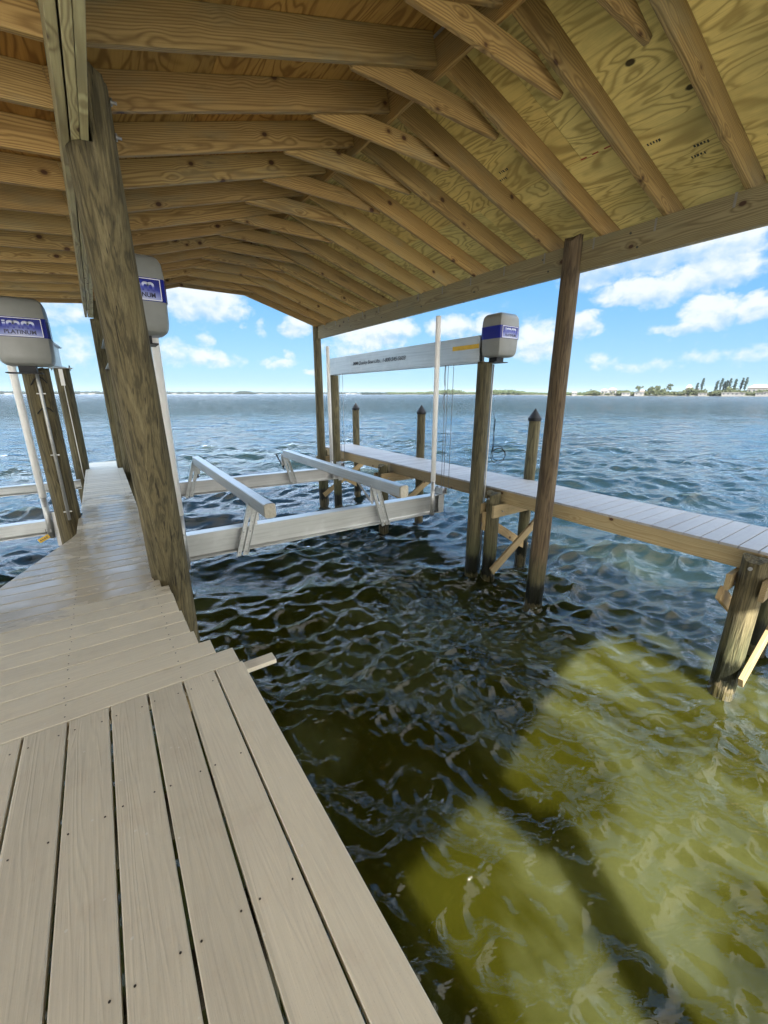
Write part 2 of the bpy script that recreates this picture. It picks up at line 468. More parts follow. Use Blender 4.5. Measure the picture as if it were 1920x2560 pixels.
def mat_leaf(name, a, b):
    m, t, p = newmat(name)
    geo = t.node('ShaderNodeNewGeometry')
    n = t.noise(geo.outputs['Position'], 0.22, 4.0, 0.7)
    r = geo.outputs['Random Per Island']
    c = t.mix(t.m('ADD', t.m('MULTIPLY', n, 0.5), t.m('MULTIPLY', r, 0.5)), a, b)
    t.put(p.inputs['Base Color'], c)
    p.inputs['Roughness'].default_value = 0.7
    p.inputs['Specular IOR Level'].default_value = 0.2
    return m


M['leaf'] = mat_leaf('foliage', (0.016, 0.026, 0.014), (0.054, 0.062, 0.024))
M['leaf_y'] = mat_leaf('foliage_light', (0.026, 0.044, 0.020), (0.062, 0.082, 0.036))
M['leaf_d'] = mat_leaf('foliage_dark', (0.012, 0.024, 0.024), (0.024, 0.040, 0.036))

# gradient print for the nameplates: blue at the top fading to near white at the bottom
m, t, p = newmat('label_gradient')
g = t.node('ShaderNodeTexCoord').outputs['Generated']
gx, gy, gz = t.sep(g)
t.put(p.inputs['Base Color'], t.ramp(t.m('ADD', gz, t.m('MULTIPLY', t.m('ABSOLUTE', t.m('SUBTRACT', gx, 0.5)), 0.55)),
      [(0.0, (0.50, 0.52, 0.66)), (0.30, (0.26, 0.30, 0.58)), (0.72, (0.022, 0.035, 0.30)), (1.0, (0.008, 0.014, 0.18))]))
p.inputs['Roughness'].default_value = 0.22
M['grad'] = m
m, t, p = newmat('logo_chrome')
g = t.node('ShaderNodeTexCoord').outputs['Object']
gx, gy, gz = t.sep(g)
t.put(p.inputs['Base Color'], t.ramp(t.m('DIVIDE', gy, 0.062),
      [(0.0, (0.015, 0.02, 0.22)), (0.45, (0.05, 0.07, 0.42)), (0.75, (0.55, 0.60, 0.80)), (1.0, (0.42, 0.44, 0.52))]))
p.inputs['Roughness'].default_value = 0.3
M['logo'] = m

# silty lower water: light is scattered back from the murk a hand's depth below the surface
m, t, p = newmat('silty_water')
geo = t.node('ShaderNodeNewGeometry')
P = geo.outputs['Position']
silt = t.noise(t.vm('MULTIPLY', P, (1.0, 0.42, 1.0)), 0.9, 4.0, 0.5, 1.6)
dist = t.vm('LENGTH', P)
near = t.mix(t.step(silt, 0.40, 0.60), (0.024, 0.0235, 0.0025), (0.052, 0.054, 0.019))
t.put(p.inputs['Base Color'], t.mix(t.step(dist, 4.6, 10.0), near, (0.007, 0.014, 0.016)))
p.inputs['Roughness'].default_value = 1.0
p.inputs['Specular IOR Level'].default_value = 0.0
p.inputs['Subsurface Weight'].default_value = 1.0
p.inputs['Subsurface Radius'].default_value = (1.0, 1.0, 0.5)
p.inputs['Subsurface Scale'].default_value = 0.34
p.subsurface_method = 'BURLEY'
M['silty'] = m
# clear water surface: mirror-like where it turns edge-on, see-through to the murk where it faces you
m, t, p = newmat('bay_water')
t.n.remove(p)
outn = [n_ for n_ in t.n if n_.type == 'OUTPUT_MATERIAL'][0]
geo = t.node('ShaderNodeNewGeometry')
P = geo.outputs['Position']
dist = t.vm('LENGTH', P)
gl = t.node('ShaderNodeBsdfGlossy')
gl.inputs['Color'].default_value = (1, 1, 1, 1)
t.put(gl.inputs['Roughness'], t.m('ADD', 0.018, t.m('MULTIPLY', t.m('POWER', t.step(dist, 8.0, 400.0), 0.6), 0.22)))
tr = t.node('ShaderNodeBsdfTransparent')
tr.inputs['Color'].default_value = (0.86, 0.88, 0.80, 1)
mx = t.node('ShaderNodeMixShader')
t.l.new(tr.outputs[0], mx.inputs[1])
t.l.new(gl.outputs[0], mx.inputs[2])
t.l.new(mx.outputs[0], outn.inputs[0])
ang = t.vm('MULTIPLY', P, (1.0, 1.0, 0.0))
rot = t.node('ShaderNodeVectorRotate', rotation_type='Z_AXIS')
t.put(rot.inputs['Vector'], ang)
rot.inputs['Angle'].default_value = R(20)
av = t.vm('MULTIPLY', rot.outputs[0], (0.46, 1.30, 1.0))


def ridged(vec, sc, det, dst):
    q_ = t.noise(vec, sc, det, 0.55, dst)
    return t.m('SUBTRACT', 1.0, t.m('ABSOLUTE', t.m('MULTIPLY', t.m('SUBTRACT', q_, 0.5), 3.2)))


b0 = ridged(av, 11.0, 3.0, 0.5)
b1 = ridged(av, 4.2, 3.0, 0.6)
b2 = ridged(av, 1.25, 4.0, 0.4)
b3 = t.noise(t.vm('MULTIPLY', av, (0.7, 1.0, 1.0)), 0.30, 5.0, 0.65, 0.2)
h = t.m('ADD', t.m('MULTIPLY', b0, 0.0022), t.m('MULTIPLY', b1, 0.0062))
h = t.m('ADD', h, t.m('MULTIPLY', t.m('MULTIPLY', b2, t.step(dist, 7.0, 28.0)), 0.085))
h = t.m('ADD', h, t.m('MULTIPLY', t.m('MULTIPLY', b3, t.step(dist, 25.0, 90.0)), 2.2))
bn = t.node('ShaderNodeBump')
bn.inputs['Strength'].default_value = 1.0
bn.inputs['Distance'].default_value = 1.0
t.put(bn.inputs['Height'], h)
cosi = t.m('ABSOLUTE', t.vm('DOT_PRODUCT', geo.outputs['Incoming'], bn.outputs[0]), clamp=True)
fres = t.m('ADD', 0.021, t.m('MULTIPLY', 0.979, t.m('POWER', t.m('SUBTRACT', 1.0, cosi, clamp=True), 5.0)))
t.put(mx.inputs[0], fres)
t.l.new(bn.outputs[0], gl.inputs['Normal'])
M['water'] = m


hm = bpy.data.materials.new('haze')
hm.use_nodes = True
ht = NT(hm.node_tree)
ht.n.clear()
ho = ht.node('ShaderNodeOutputMaterial')
hv = ht.node('ShaderNodeVolumePrincipled')
hv.inputs['Color'].default_value = (0.80, 0.88, 0.96, 1)
hv.inputs['Density'].default_value = 0.00004
ht.l.new(hv.outputs[0], ho.inputs['Volume'])
M['haze'] = hm


# ------------------------------------------------------------------ mesh helpers
def finish(o, label=None, cat=None, group=None, kind=None):
    if label:
        o['label'] = label
    if cat:
        o['category'] = cat
    if group:
        o['group'] = group
    if kind:
        o['kind'] = kind
    return o


def empty(name, loc, label, cat, group=None, rz=0.0):
    o = bpy.data.objects.new(name, None)
    o.empty_display_size = 0.2
    o.location = loc
    o.rotation_euler = (0, 0, rz)
    COL.objects.link(o)
    return finish(o, label, cat, group)


def link(name, bm_, mats, parent=None, mw=None, smooth=False):
    me = bpy.data.meshes.new(name)
    bmesh.ops.recalc_face_normals(bm_, faces=bm_.faces)
    if smooth:
        for f in bm_.faces:
            f.smooth = True
    bm_.to_mesh(me)
    bm_.free()
    for mm in (mats if isinstance(mats, (list, tuple)) else [mats]):
        me.materials.append(mm)
    o = bpy.data.objects.new(name, me)
    COL.objects.link(o)
    if mw is not None:
        o.matrix_world = mw
    if parent is not None:
        set_parent(o, parent, mw)
    return o


def world_of(o):
    if o is None:
        return Matrix.Identity(4)
    return world_of(o.parent) @ Matrix.LocRotScale(o.location, o.rotation_euler, o.scale)


def set_parent(o, parent, mw=None):
    mw = mw if mw is not None else Matrix.Identity(4)
    o.parent = parent
    loc = world_of(parent).inverted() @ mw
    o.location, q, o.scale = loc.decompose()
    o.rotation_euler = q.to_euler()


def prism(bm_, sec, x0, x1, mi=0, ends=True, segs=1, wob=0.0, rnd=None):
    """extrude a closed section [(y,z)...] along X"""
    rings = []
    for i in range(segs + 1):
        x = x0 + (x1 - x0) * i / segs
        oy = oz = 0
        if wob and rnd:
            oy, oz = rnd.uniform(-wob, wob), rnd.uniform(-wob, wob)
        rings.append([bm_.verts.new((x, y + oy, z + oz)) for y, z in sec])
    n = len(sec)
    for a, b in zip(rings, rings[1:]):
        for i in range(n):
            f = bm_.faces.new((a[i], a[(i + 1) % n], b[(i + 1) % n], b[i]))
            f.material_index = mi
    if ends:
        bm_.faces.new(rings[0]).material_index = mi
        bm_.faces.new(rings[-1][::-1]).material_index = mi


def rrect(w_, h_, c, cy=0.0, cz=0.0):
    a, b = w_ / 2, h_ / 2
    return [(cy - a + c, cz - b), (cy + a - c, cz - b), (cy + a - c * .3, cz - b + c * .3), (cy + a, cz - b + c),
            (cy + a, cz + b - c), (cy + a - c * .3, cz + b - c * .3), (cy + a - c, cz + b),
            (cy - a + c, cz + b), (cy - a + c * .3, cz + b - c * .3), (cy - a, cz + b - c), (cy - a, cz - b + c), (cy - a + c * .3, cz - b + c * .3)]


def frame_along(p0, p1, up=(0, 0, 1)):
    p0, p1, up = Vector(p0), Vector(p1), Vector(up)
    x = (p1 - p0).normalized()
    y = up.cross(x).normalized()
    z = x.cross(y)
    mm = Matrix((x, y, z)).transposed().to_4x4()
    mm.translation = p0
    return mm, (p1 - p0).length


def board(name, p0, p1, thick, depth, mat, parent, up=(0, 0, 1), zoff=0.0, yoff=0.0, ch=0.006, segs=1, wob=0.0, seed=0):
    """a stick from p0 to p1: thick across, depth along up; zoff/yoff shift the section"""
    mw, L = frame_along(p0, p1, up)
    b_ = bmesh.new()
    prism(b_, rrect(thick, depth, ch, yoff, zoff), 0, L, segs=segs, wob=wob, rnd=random.Random(seed))
    return link(name, b_, mat, parent, mw)


def box(bm_, lo, hi, mi=0):
    v = [bm_.verts.new((x, y, z)) for x in (lo[0], hi[0]) for y in (lo[1], hi[1]) for z in (lo[2], hi[2])]
    for q in ((0, 1, 3, 2), (4, 6, 7, 5), (0, 4, 5, 1), (2, 3, 7, 6), (0, 2, 6, 4), (1, 5, 7, 3)):
        bm_.faces.new([v[i] for i in q]).material_index = mi


def tube(bm_, pts, r, n=10, mi=0, caps=True):
    pts = [Vector(p_) for p_ in pts]
    rings = []
    prev = None
    for i, p_ in enumerate(pts):
        d = (pts[min(i + 1, len(pts) - 1)] - pts[max(i - 1, 0)]).normalized()
        if prev is None:
            a = d.cross(Vector((0, 0, 1)))
            if a.length < 1e-3:
                a = d.cross(Vector((1, 0, 0)))
        else:
            a = prev - d * prev.dot(d)
        a.normalize()
        prev = a
        b = d.cross(a)
        rr = r[i] if isinstance(r, (list, tuple)) else r
        rings.append([bm_.verts.new(p_ + (a * math.cos(2 * math.pi * k / n) + b * math.sin(2 * math.pi * k / n)) * rr) for k in range(n)])
    for A, B in zip(rings, rings[1:]):
        for k in range(n):
            f = bm_.faces.new((A[k], A[(k + 1) % n], B[(k + 1) % n], B[k]))
            f.material_index = mi
            f.smooth = True
    if caps:
        bm_.faces.new(rings[0][::-1]).material_index = mi
        bm_.faces.new(rings[-1]).material_index = mi


def pile(name, x, y, r0, r1, z0, z1, mat, parent, notch=None, seed=0, ragged=0.012, lean=0.0, lean_y=0.0):
    """round pile; notch = (z, axis 'x', sign, plane offset in x from centre) cuts a seat for a beam"""
    rnd = random.Random(seed)
    n = 36
    b_ = bmesh.new()
    ph = [rnd.uniform(0, 6.28) for _ in range(6)]
    zs = list(np.arange(z0, z1, 0.09)) + [z1]
    if notch:
        zs = sorted(set([z for z in zs if abs(z - notch[0]) > 0.04] + [notch[0]]))
    rings = []

    def ring(z, cut):
        out_ = []
        f = (z - z0) / (z1 - z0)
        r = r0 + (r1 - r0) * f
        bx, by = 0.006 * math.sin(z * 1.3 + ph[0]) + lean * (z - z0), 0.006 * math.sin(z * 1.1 + ph[1]) + lean_y * (z - z0)
        for k in range(n):
            a = 2 * math.pi * k / n
            rr = r * (1 + 0.022 * math.sin(2 * a + ph[2] + z * .5) + 0.014 * math.sin(5 * a + ph[3] + z) + 0.010 * math.sin(11 * a + ph[4]) + rnd.uniform(-.006, .006))
            px, py = bx + rr * math.cos(a), by + rr * math.sin(a)
            if cut:
                if notch[1] < 0:
                    px = max(px, notch[2])
                else:
                    px = min(px, notch[2])
            zz = z
            if z == z1:
                zz += rnd.uniform(-ragged, ragged) - (0.05 * max(0.0, (abs(px - bx) / r)) ** 3 if notch else 0.0)
            out_.append(b_.verts.new((px, py, zz - z0)))
        return out_
    for z in zs:
        if notch and abs(z - notch[0]) < 1e-6:
            rings.append(ring(z, False))
            rings.append(ring(z, True))
        else:
            rings.append(ring(z, bool(notch) and z > notch[0]))
    for A, B in zip(rings, rings[1:]):
        for k in range(n):
            f = b_.faces.new((A[k], A[(k + 1) % n], B[(k + 1) % n], B[k]))
            f.smooth = True
    c0 = b_.verts.new((0, 0, 0))
    c1 = b_.verts.new((sum(v.co.x for v in rings[-1]) / n, sum(v.co.y for v in rings[-1]) / n, z1 - z0))
    for k in range(n):
        b_.faces.new((c0, rings[0][(k + 1) % n], rings[0][k]))
        b_.faces.new((c1, rings[-1][k], rings[-1][(k + 1) % n]))
    bmesh.ops.remove_doubles(b_, verts=b_.verts, dist=1e-6)
    return link(name, b_, mat, parent, Matrix.Translation((x, y, z0)))


# ------------------------------------------------------------------ water
def build_water():
    rnd = random.Random(11)
    comps = []
    wind = math.radians(-112)          # heading of the waves
    for i in range(90):
        lam = 0.11 * (3.4 / 0.11) ** (i / 89.0)
        a = wind + rnd.gauss(0, 0.50 if lam > 0.8 else 0.75)
        k = 2 * math.pi / lam
        amp = 0.0095 * lam ** 0.80 * rnd.uniform(.5, 1.4) * (1.45 if lam < .42 else 1.0)
        comps.append((lam, k * math.cos(a), k * math.sin(a), amp, rnd.uniform(0, 6.283)))
    cx, cy = 0.0, 0.0
    rs = [0.02, 0.2, 0.4, 0.55]
    r = 0.7
    while r < 26:
        rs.append(r)
        r *= 1.0058
    while r < 160:
        rs.append(r)
        r *= 1.011
    while r < 9000:
        rs.append(r)
        r *= 1.16
    rs = np.array(rs)
    fine = np.radians(np.arange(-22, 92, 0.27))       # azimuth clockwise from +Y
    coarse = np.radians(np.arange(92, 338, 2.0))
    th = np.concatenate([fine, coarse])
    nr, nt = len(rs), len(th)
    RR, TT = np.meshgrid(rs, th, indexing='ij')
    X = cx + RR * np.sin(TT)
    Y = cy + RR * np.cos(TT)
    cell = np.maximum(np.gradient(rs)[:, None], RR * np.where(TT < math.radians(92), math.radians(.30), math.radians(2.0)))
    Z = np.zeros_like(X)
    DX = np.zeros_like(X)
    DY = np.zeros_like(X)
    lee = 0.60 + 0.40 * np.clip((Y - 0.6) / 2.6, 0, 1)
    gust = 1.0 + 0.42 * np.sin(0.95 * X + 0.5 * Y + 0.6) * np.sin(0.55 * X - 1.15 * Y + 1.9) + 0.25 * np.sin(2.1 * X + 1.3 * Y)
    for lam, kx, ky, amp, ph in comps:
        fade = np.clip((lam / cell - 3.0) / 3.0, 0, 1)
        p_ = kx * X + ky * Y + ph
        kk = math.hypot(kx, ky)
        if lam < 0.9:
            fade = fade * gust
        Z += amp * fade * lee * np.cos(p_)
        DX -= amp * fade * lee * 0.85 * kx / kk * np.sin(p_)
        DY -= amp * fade * lee * 0.85 * ky / kk * np.sin(p_)
    X2, Y2 = X + DX, Y + DY
    co = np.stack([X2, Y2, Z + WATER], axis=-1).reshape(-1, 3)
    idx = np.arange(nr * nt).reshape(nr, nt)
    a = idx[:-1, :]
    b = idx[1:, :]
    a2 = np.roll(a, -1, axis=1)
    b2 = np.roll(b, -1, axis=1)
    quads = np.stack([a, b, b2, a2], axis=-1).reshape(-1, 4)
    me = bpy.data.meshes.new('water')
    me.vertices.add(len(co))
    me.vertices.foreach_set('co', co.ravel().astype(np.float32))
    nq = len(quads)
    me.loops.add(nq * 4)
    me.loops.foreach_set('vertex_index', quads[:, ::-1].ravel().astype(np.int32))
    me.polygons.add(nq)
    me.polygons.foreach_set('loop_start', (np.arange(nq) * 4).astype(np.int32))
    me.polygons.foreach_set('use_smooth', np.ones(nq, dtype=bool))
    me.update(calc_edges=True)
    me.validate()
    me.materials.append(M['water'])
    o = bpy.data.objects.new('water', me)
    COL.objects.link(o)
    if me.polygons[len(me.polygons) // 3].normal.z < 0:
        me.flip_normals()
    finish(o, kind='structure')
    Zm = np.zeros_like(X)
    for lam, kx, ky, amp, ph in comps:
        if lam > 0.75:
            Zm += amp * np.clip((lam / cell - 3.0) / 3.0, 0, 1) * lee * np.cos(kx * X + ky * Y + ph)
    sub = (slice(None, None, 3), slice(None, None, 2))
    Xs, Ys, Zs = X[sub], Y[sub], Zm[sub]
    ms, ns = Xs.shape
    co2 = np.stack([Xs, Ys, Zs * 0.85 + WATER - 0.115], axis=-1).reshape(-1, 3)
    id2 = np.arange(ms * ns).reshape(ms, ns)
    qa, qb = id2[:-1], id2[1:]
    q2 = np.stack([qa, np.roll(qa, -1, axis=1), np.roll(qb, -1, axis=1), qb], axis=-1).reshape(-1, 4)
    me2 = bpy.data.meshes.new('water_depth')
    me2.from_pydata(co2.tolist(), [], q2.tolist())
    me2.polygons.foreach_set('use_smooth', np.ones(len(q2), dtype=bool))
    me2.update()
    if me2.polygons[len(q2) // 3].normal.z < 0:
        me2.flip_normals()
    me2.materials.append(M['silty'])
    o2 = bpy.data.objects.new('water_depth', me2)
    COL.objects.link(o2)
    finish(o2, kind='structure')
    # bay floor
    b_ = bmesh.new()
    v = [b_.verts.new(q) for q in ((-9000, -9000, -6), (9000, -9000, -6), (9000, 9000, -6), (-9000, 9000, -6))]
    b_.faces.new(v)
    finish(link('bay_floor', b_, M['sand']), kind='structure')


build_water()

# ------------------------------------------------------------------ boathouse roof
house = empty('boathouse', (0.1, 3.5, WATER), 'open-sided timber boathouse with pine rafters and plywood roof on round wooden posts', 'boathouse')
YN, YF = -3.9, 9.88


def bx_right(y):
    return 4.575 + 0.018 * y


SL = 0.30
Z0 = 2.985
XR = 2.44
LOWS = 0.09
RD = 0.195   # rafter depth
UPR = Vector((0.30, 0, 1)).normalized()
UPL = Vector((-0.30, 0, 1)).normalized()
# beams: three plies, left and right
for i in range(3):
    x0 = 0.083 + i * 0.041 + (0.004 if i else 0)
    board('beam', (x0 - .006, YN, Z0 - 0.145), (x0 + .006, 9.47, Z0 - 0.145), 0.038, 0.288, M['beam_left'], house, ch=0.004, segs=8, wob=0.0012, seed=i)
for i in range(2):
    xa = bx_right(YN) + 0.022 + i * 0.042
    xb = bx_right(9.9) + 0.022 + i * 0.042
    board('beam', (xa, YN, Z0 - 0.145), (xb, YF - .02, Z0 - 0.145), 0.040, 0.288, M['beam'], house, ch=0.004, segs=8, wob=0.001, seed=9 + i)
board('beam', (-3.55, YN, 2.985 - .09 * 3.55 - 0.145), (-3.55, YF - .4, 2.985 - .09 * 3.55 - 0.145), 0.08, 0.288, M['beam'], house, ch=0.004)
for by_ in (1.2, 2.4, 3.4, 4.6, 5.8, 7.0, 8.2):
    for bz in (2.78, 2.92):
        b_ = bmesh.new()
        tube(b_, [(-0.006, 0, 0), (0.003, 0, 0)], 0.011, n=8)
        link('bolt', b_, M['stamp'], house, Matrix.Translation((bx_right(by_) + .0015, by_ + (bz - 2.85) * .6, bz)))
# ridge board
board('ridge_board', (XR + .0, YN, 3.735), (XR + .0, YF, 3.735), 0.036, 0.235, M['rafter'], house, ch=0.003)

NL = [2.28 + 0.593 * k for k in range(-10, 13)] + [9.85]
for k, y in enumerate(NL):
    last = (k == len(NL) - 1)
    # left rafter: bottom edge follows z = Z0 + SL (x - 0.15)
    xs, xe = 0.10, XR - 0.020
    board('rafter', (xs, y, Z0 + SL * (xs - 0.15)), (xe, y, Z0 + SL * (xe - 0.15)), 0.040, RD, M['rafter'], house,
          up=(-.3, 0, 1), zoff=RD / 2, segs=5, wob=0.0015, seed=100 + k, ch=0.005)
    # lower-pitched rafter left of the beam
    xa, xb = -4.1, 0.17
    board('rafter', (xa, y + .043, Z0 + LOWS * (xa - 0.05)), (xb, y + .043, Z0 + LOWS * (xb - 0.05)), 0.040, RD, M['rafter'], house,
          up=(-.09, 0, 1), zoff=RD / 2, segs=6, wob=0.0015, seed=200 + k, ch=0.005)
NR = [(2.215 + 0.597 * k, 2.15 + 0.604 * k) for k in range(-10, 13)] + [(9.85, 9.85)]
for k, (yr, yb) in enumerate(NR):
    xs = XR + 0.020
    xb = 4.62
    y1 = yb + (yb - yr) * 0.2
    xe = xb + 0.42
    board('rafter', (xs, yr, Z0 + SL * (4.62 - xs)), (xe, y1, Z0 + SL * (4.62 - xe)), 0.042, RD, M['rafter'], house,
          up=(.3, 0, 1), zoff=RD / 2, segs=5, wob=0.0015, seed=300 + k, ch=0.005)
    if k < len(NR) - 1 and yb < 9.7:
        b_ = bmesh.new()
        xx = bx_right(yb) - 0.003
        box(b_, (-0.002, -0.010, -0.09), (0.0, 0.010, 0.02))
        link('rafter_strap', b_, M['strap'], house, Matrix.Translation((xx - .0005, yb + 0.065, Z0 - 0.02)))
# collar ties: bottom at z 3.45, ends cut square, on the far side of each rafter pair
for k, y in enumerate(NL):
    zt = 3.452
    dep = 0.15
    b_ = bmesh.new()
    x0, x1 = 1.735, 3.13
    # clipped profile: the top corners are cut along the roof slope
    prof = [(x0, zt), (x1, zt), (x1 + .028, zt + .045), (x1 - 0.31, zt + dep), (x0 + 0.31, zt + dep), (x0 - .028, zt + .045)]
    for yy in (0.0, 0.038):
        pass
    va = [b_.verts.new((px - x0, 0.0, pz - zt)) for px, pz in prof]
    vb = [b_.verts.new((px - x0, 0.038, pz - zt)) for px, pz in prof]
    b_.faces.new(va)
    b_.faces.new(vb[::-1])
    for i in range(len(prof)):
        j = (i + 1) % len(prof)
        b_.faces.new((va[i], va[j], vb[j], vb[i]))
    bmesh.ops.bevel(b_, geom=[e for e in b_.edges if abs(e.verts[0].co.y - e.verts[1].co.y) < 1e-5], offset=0.004, segments=2, affect='EDGES')
    yo = y + 0.023 if k < len(NL) - 1 else y - 0.062
    link('collar_tie', b_, M['rafter'], house, Matrix.Translation((x0, yo, zt)))


def sheet(name, x0, x1, y0, y1, zf, mat):
    """plywood sheet lying on the rafters; local frame keeps X/Y world aligned"""
    b_ = bmesh.new()
    cx_, cy_ = (x0 + x1) / 2, (y0 + y1) / 2
    cz = zf(cx_)
    vs = []
    for dz_ in (0, 0.016):
        for (a_, c_) in ((x0, y0), (x1, y0), (x1, y1), (x0, y1)):
            vs.append(b_.verts.new((a_ - cx_, c_ - cy_, zf(a_) - cz + dz_)))
    for q in ((3, 2, 1, 0), (4, 5, 6, 7), (0, 1, 5, 4), (1, 2, 6, 5), (2, 3, 7, 6), (3, 0, 4, 7)):
        b_.faces.new([vs[i] for i in q])
    return link(name, b_, mat, house, Matrix.Translation((cx_, cy_, cz)))


VR = RD * math.sqrt(1 + SL * SL) + 0.001
VL = RD * math.sqrt(1 + LOWS * LOWS) + 0.001


def zr(x):
    return Z0 + SL * (4.62 - x) + VR


def zl(x):
    return Z0 + SL * (x - 0.15) + VR


def zll(x):
    return Z0 + LOWS * (x - 0.05) + VL


g_ = 0.0015
for xi, (xa, xb, off) in enumerate(((XR + .003, 2.70, 0.3), (2.70, 3.935, 1.4), (3.935, 5.06, 0.1))):
    ys = [YN] + [YN + off + 2.55 * k for k in range(7) if YN + 0.2 < YN + off + 2.55 * k < YF - .2] + [YF + .03]
    for ya, yb in zip(ys, ys[1:]):
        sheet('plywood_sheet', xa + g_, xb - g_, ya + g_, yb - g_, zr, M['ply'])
for xi, (xa, xb, off) in enumerate(((0.075, 0.97, 1.0), (0.97, 2.19, 0.2), (2.19, XR - .003, 1.3))):
    ys = [YN] + [YN + off + 2.55 * k for k in range(7) if YN + 0.2 < YN + off + 2.55 * k < YF - .2] + [YF + .03]
    for ya, yb in zip(ys, ys[1:]):
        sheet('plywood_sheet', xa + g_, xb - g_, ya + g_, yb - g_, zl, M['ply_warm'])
for xi, (xa, xb, off) in enumerate(((-4.15, -2.4, 1.0), (-2.4, -1.18, 0.2), (-1.18, 0.072, 1.3))):
    ys = [YN] + [YN + off + 2.55 * k for k in range(7) if YN + 0.2 < YN + off + 2.55 * k < YF - .2] + [YF + .03]
    for ya, yb in zip(ys, ys[1:]):
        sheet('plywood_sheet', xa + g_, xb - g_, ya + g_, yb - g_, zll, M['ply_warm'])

# metal roofing laid over the sheets
for nm, pts4 in (('r', ((XR - .06, zr(XR) + .035 + .0), (5.12, zr(5.12) + .020))), ('l', ((XR + .06, zl(XR) + .05), (0.02, zl(0.02) + .045))), ('ll', ((0.12, zll(0.12) + .028), (-4.22, zll(-4.22) + .028)))):
    b_ = bmesh.new()
    (xa, za), (xb, zb) = pts4
    vs = [b_.verts.new((x_, y_, z_ + d_)) for d_ in (0, .006) for (x_, z_) in ((xa, za), (xb, zb)) for y_ in (YN - .05, YF + .06)]
    for q in ((0, 1, 3, 2), (4, 6, 7, 5), (0, 4, 5, 1), (2, 3, 7, 6), (0, 2, 6, 4), (1, 5, 7, 3)):
        b_.faces.new([vs[i] for i in q])
    link('metal_roofing', b_, M['alu_dull'], house)
for ya in (YN - .03, YF + .02):
    pass
# printed marks on the sheets: a red dashed edge line and small dark grade stamps
def mark(name, x, y, lx_, ly_, mat, zf=None):
    zf = zf or zr
    b_ = bmesh.new()
    vs = [b_.verts.new((a_, c_, zf(x + a_) - zf(x) - .0012 + dz_)) for dz_ in (0, .0008) for (a_, c_) in ((0, 0), (lx_, 0), (lx_, ly_), (0, ly_))]
    for q in ((3, 2, 1, 0), (4, 5, 6, 7), (0, 1, 5, 4), (1, 2, 6, 5), (2, 3, 7, 6), (3, 0, 4, 7)):
        b_.faces.new([vs[i] for i in q])
    return b_, Matrix.Translation((x, y, zf(x)))


rndm = random.Random(8)
for i in range(4):
    b_, mw_ = mark('m', 3.905, 2.24 + i * 0.105, 0.012, 0.055, M['red'])
    link('edge_mark', b_, M['red'], house, mw_)
for (mx_, my_) in ((4.35, 1.80), (4.42, 1.33), (4.25, 1.75), (3.62, 3.20), (3.70, 3.28), (4.05, 2.02)):
    b_ = bmesh.new()
    for j in range(5):
        a0 = j * 0.022
        zz0 = zr(mx_ + .0) - zr(mx_)
        w_ = rndm.uniform(.008, .016)
        vs = [b_.verts.new((xx_, yy_, zr(mx_ + xx_) - zr(mx_) - .0012)) for xx_, yy_ in ((0, a0), (rndm.uniform(.02, .035), a0), (rndm.uniform(.02, .035), a0 + w_), (0, a0 + w_))]
        b_.faces.new(vs)
    bmesh.ops.solidify(b_, geom=b_.faces, thickness=0.0006)
    link('grade_stamp', b_, M['stamp'], house, Matrix.Translation((mx_, my_, zr(mx_))))
# posts
pb = pile('roof_post', 0.342, 3.82, 0.140, 0.124, WATER - 1.6, 3.03, M['pile_big'], house, notch=(2.692, -1, -0.140), seed=3, lean=-0.023, lean_y=-0.111)
for bz in (2.82, 2.98):
    b_ = bmesh.new()
    tube(b_, [(0, 0, 0), (0.032, 0, 0)], 0.008, n=8)
    tube(b_, [(0, 0, 0), (0.010, 0, 0)], 0.019, n=6)
    link('bolt', b_, M['steel'], pb, Matrix.Translation((0.322, 3.14, bz - .04)))
pile('roof_post', 0.245, 9.62, 0.115, 0.102, WATER - 1.6, 3.0, M['pile'], house, notch=(2.695, -1, -0.045), seed=4)
pile('roof_post', 4.615, 3.045, 0.118, 0.100, WATER - 1.6, 3.045, M['pile_brown'], house, notch=(2.695, 1, 0.012), seed=5)
pile('roof_post', 4.765, 9.93, 0.118, 0.095, WATER - 1.6, 3.0, M['pile'], house, seed=6)
pile('roof_post', -3.55, 3.5, 0.12, 0.11, WATER - 1.6, 2.38, M['pile'], house, seed=7)
pile('roof_post', -3.55, 9.2, 0.12, 0.11, WATER - 1.6, 2.38, M['pile'], house, seed=8)
pile('roof_post', 4.50, -3.7, 0.12, 0.11, WATER - 1.6, 2.695, M['pile_brown'], house, seed=9)
pile('roof_post', 0.29, -3.80, 0.14, 0.13, WATER - 1.6, 2.695, M['pile_big'], house, seed=10)


# ------------------------------------------------------------------ walkway we stand on
dock = empty('walkway_dock', (-0.2, 3.0, WATER), 'beige composite walkway in the foreground running out between the two boat slips', 'dock')
PITCH = 0.155


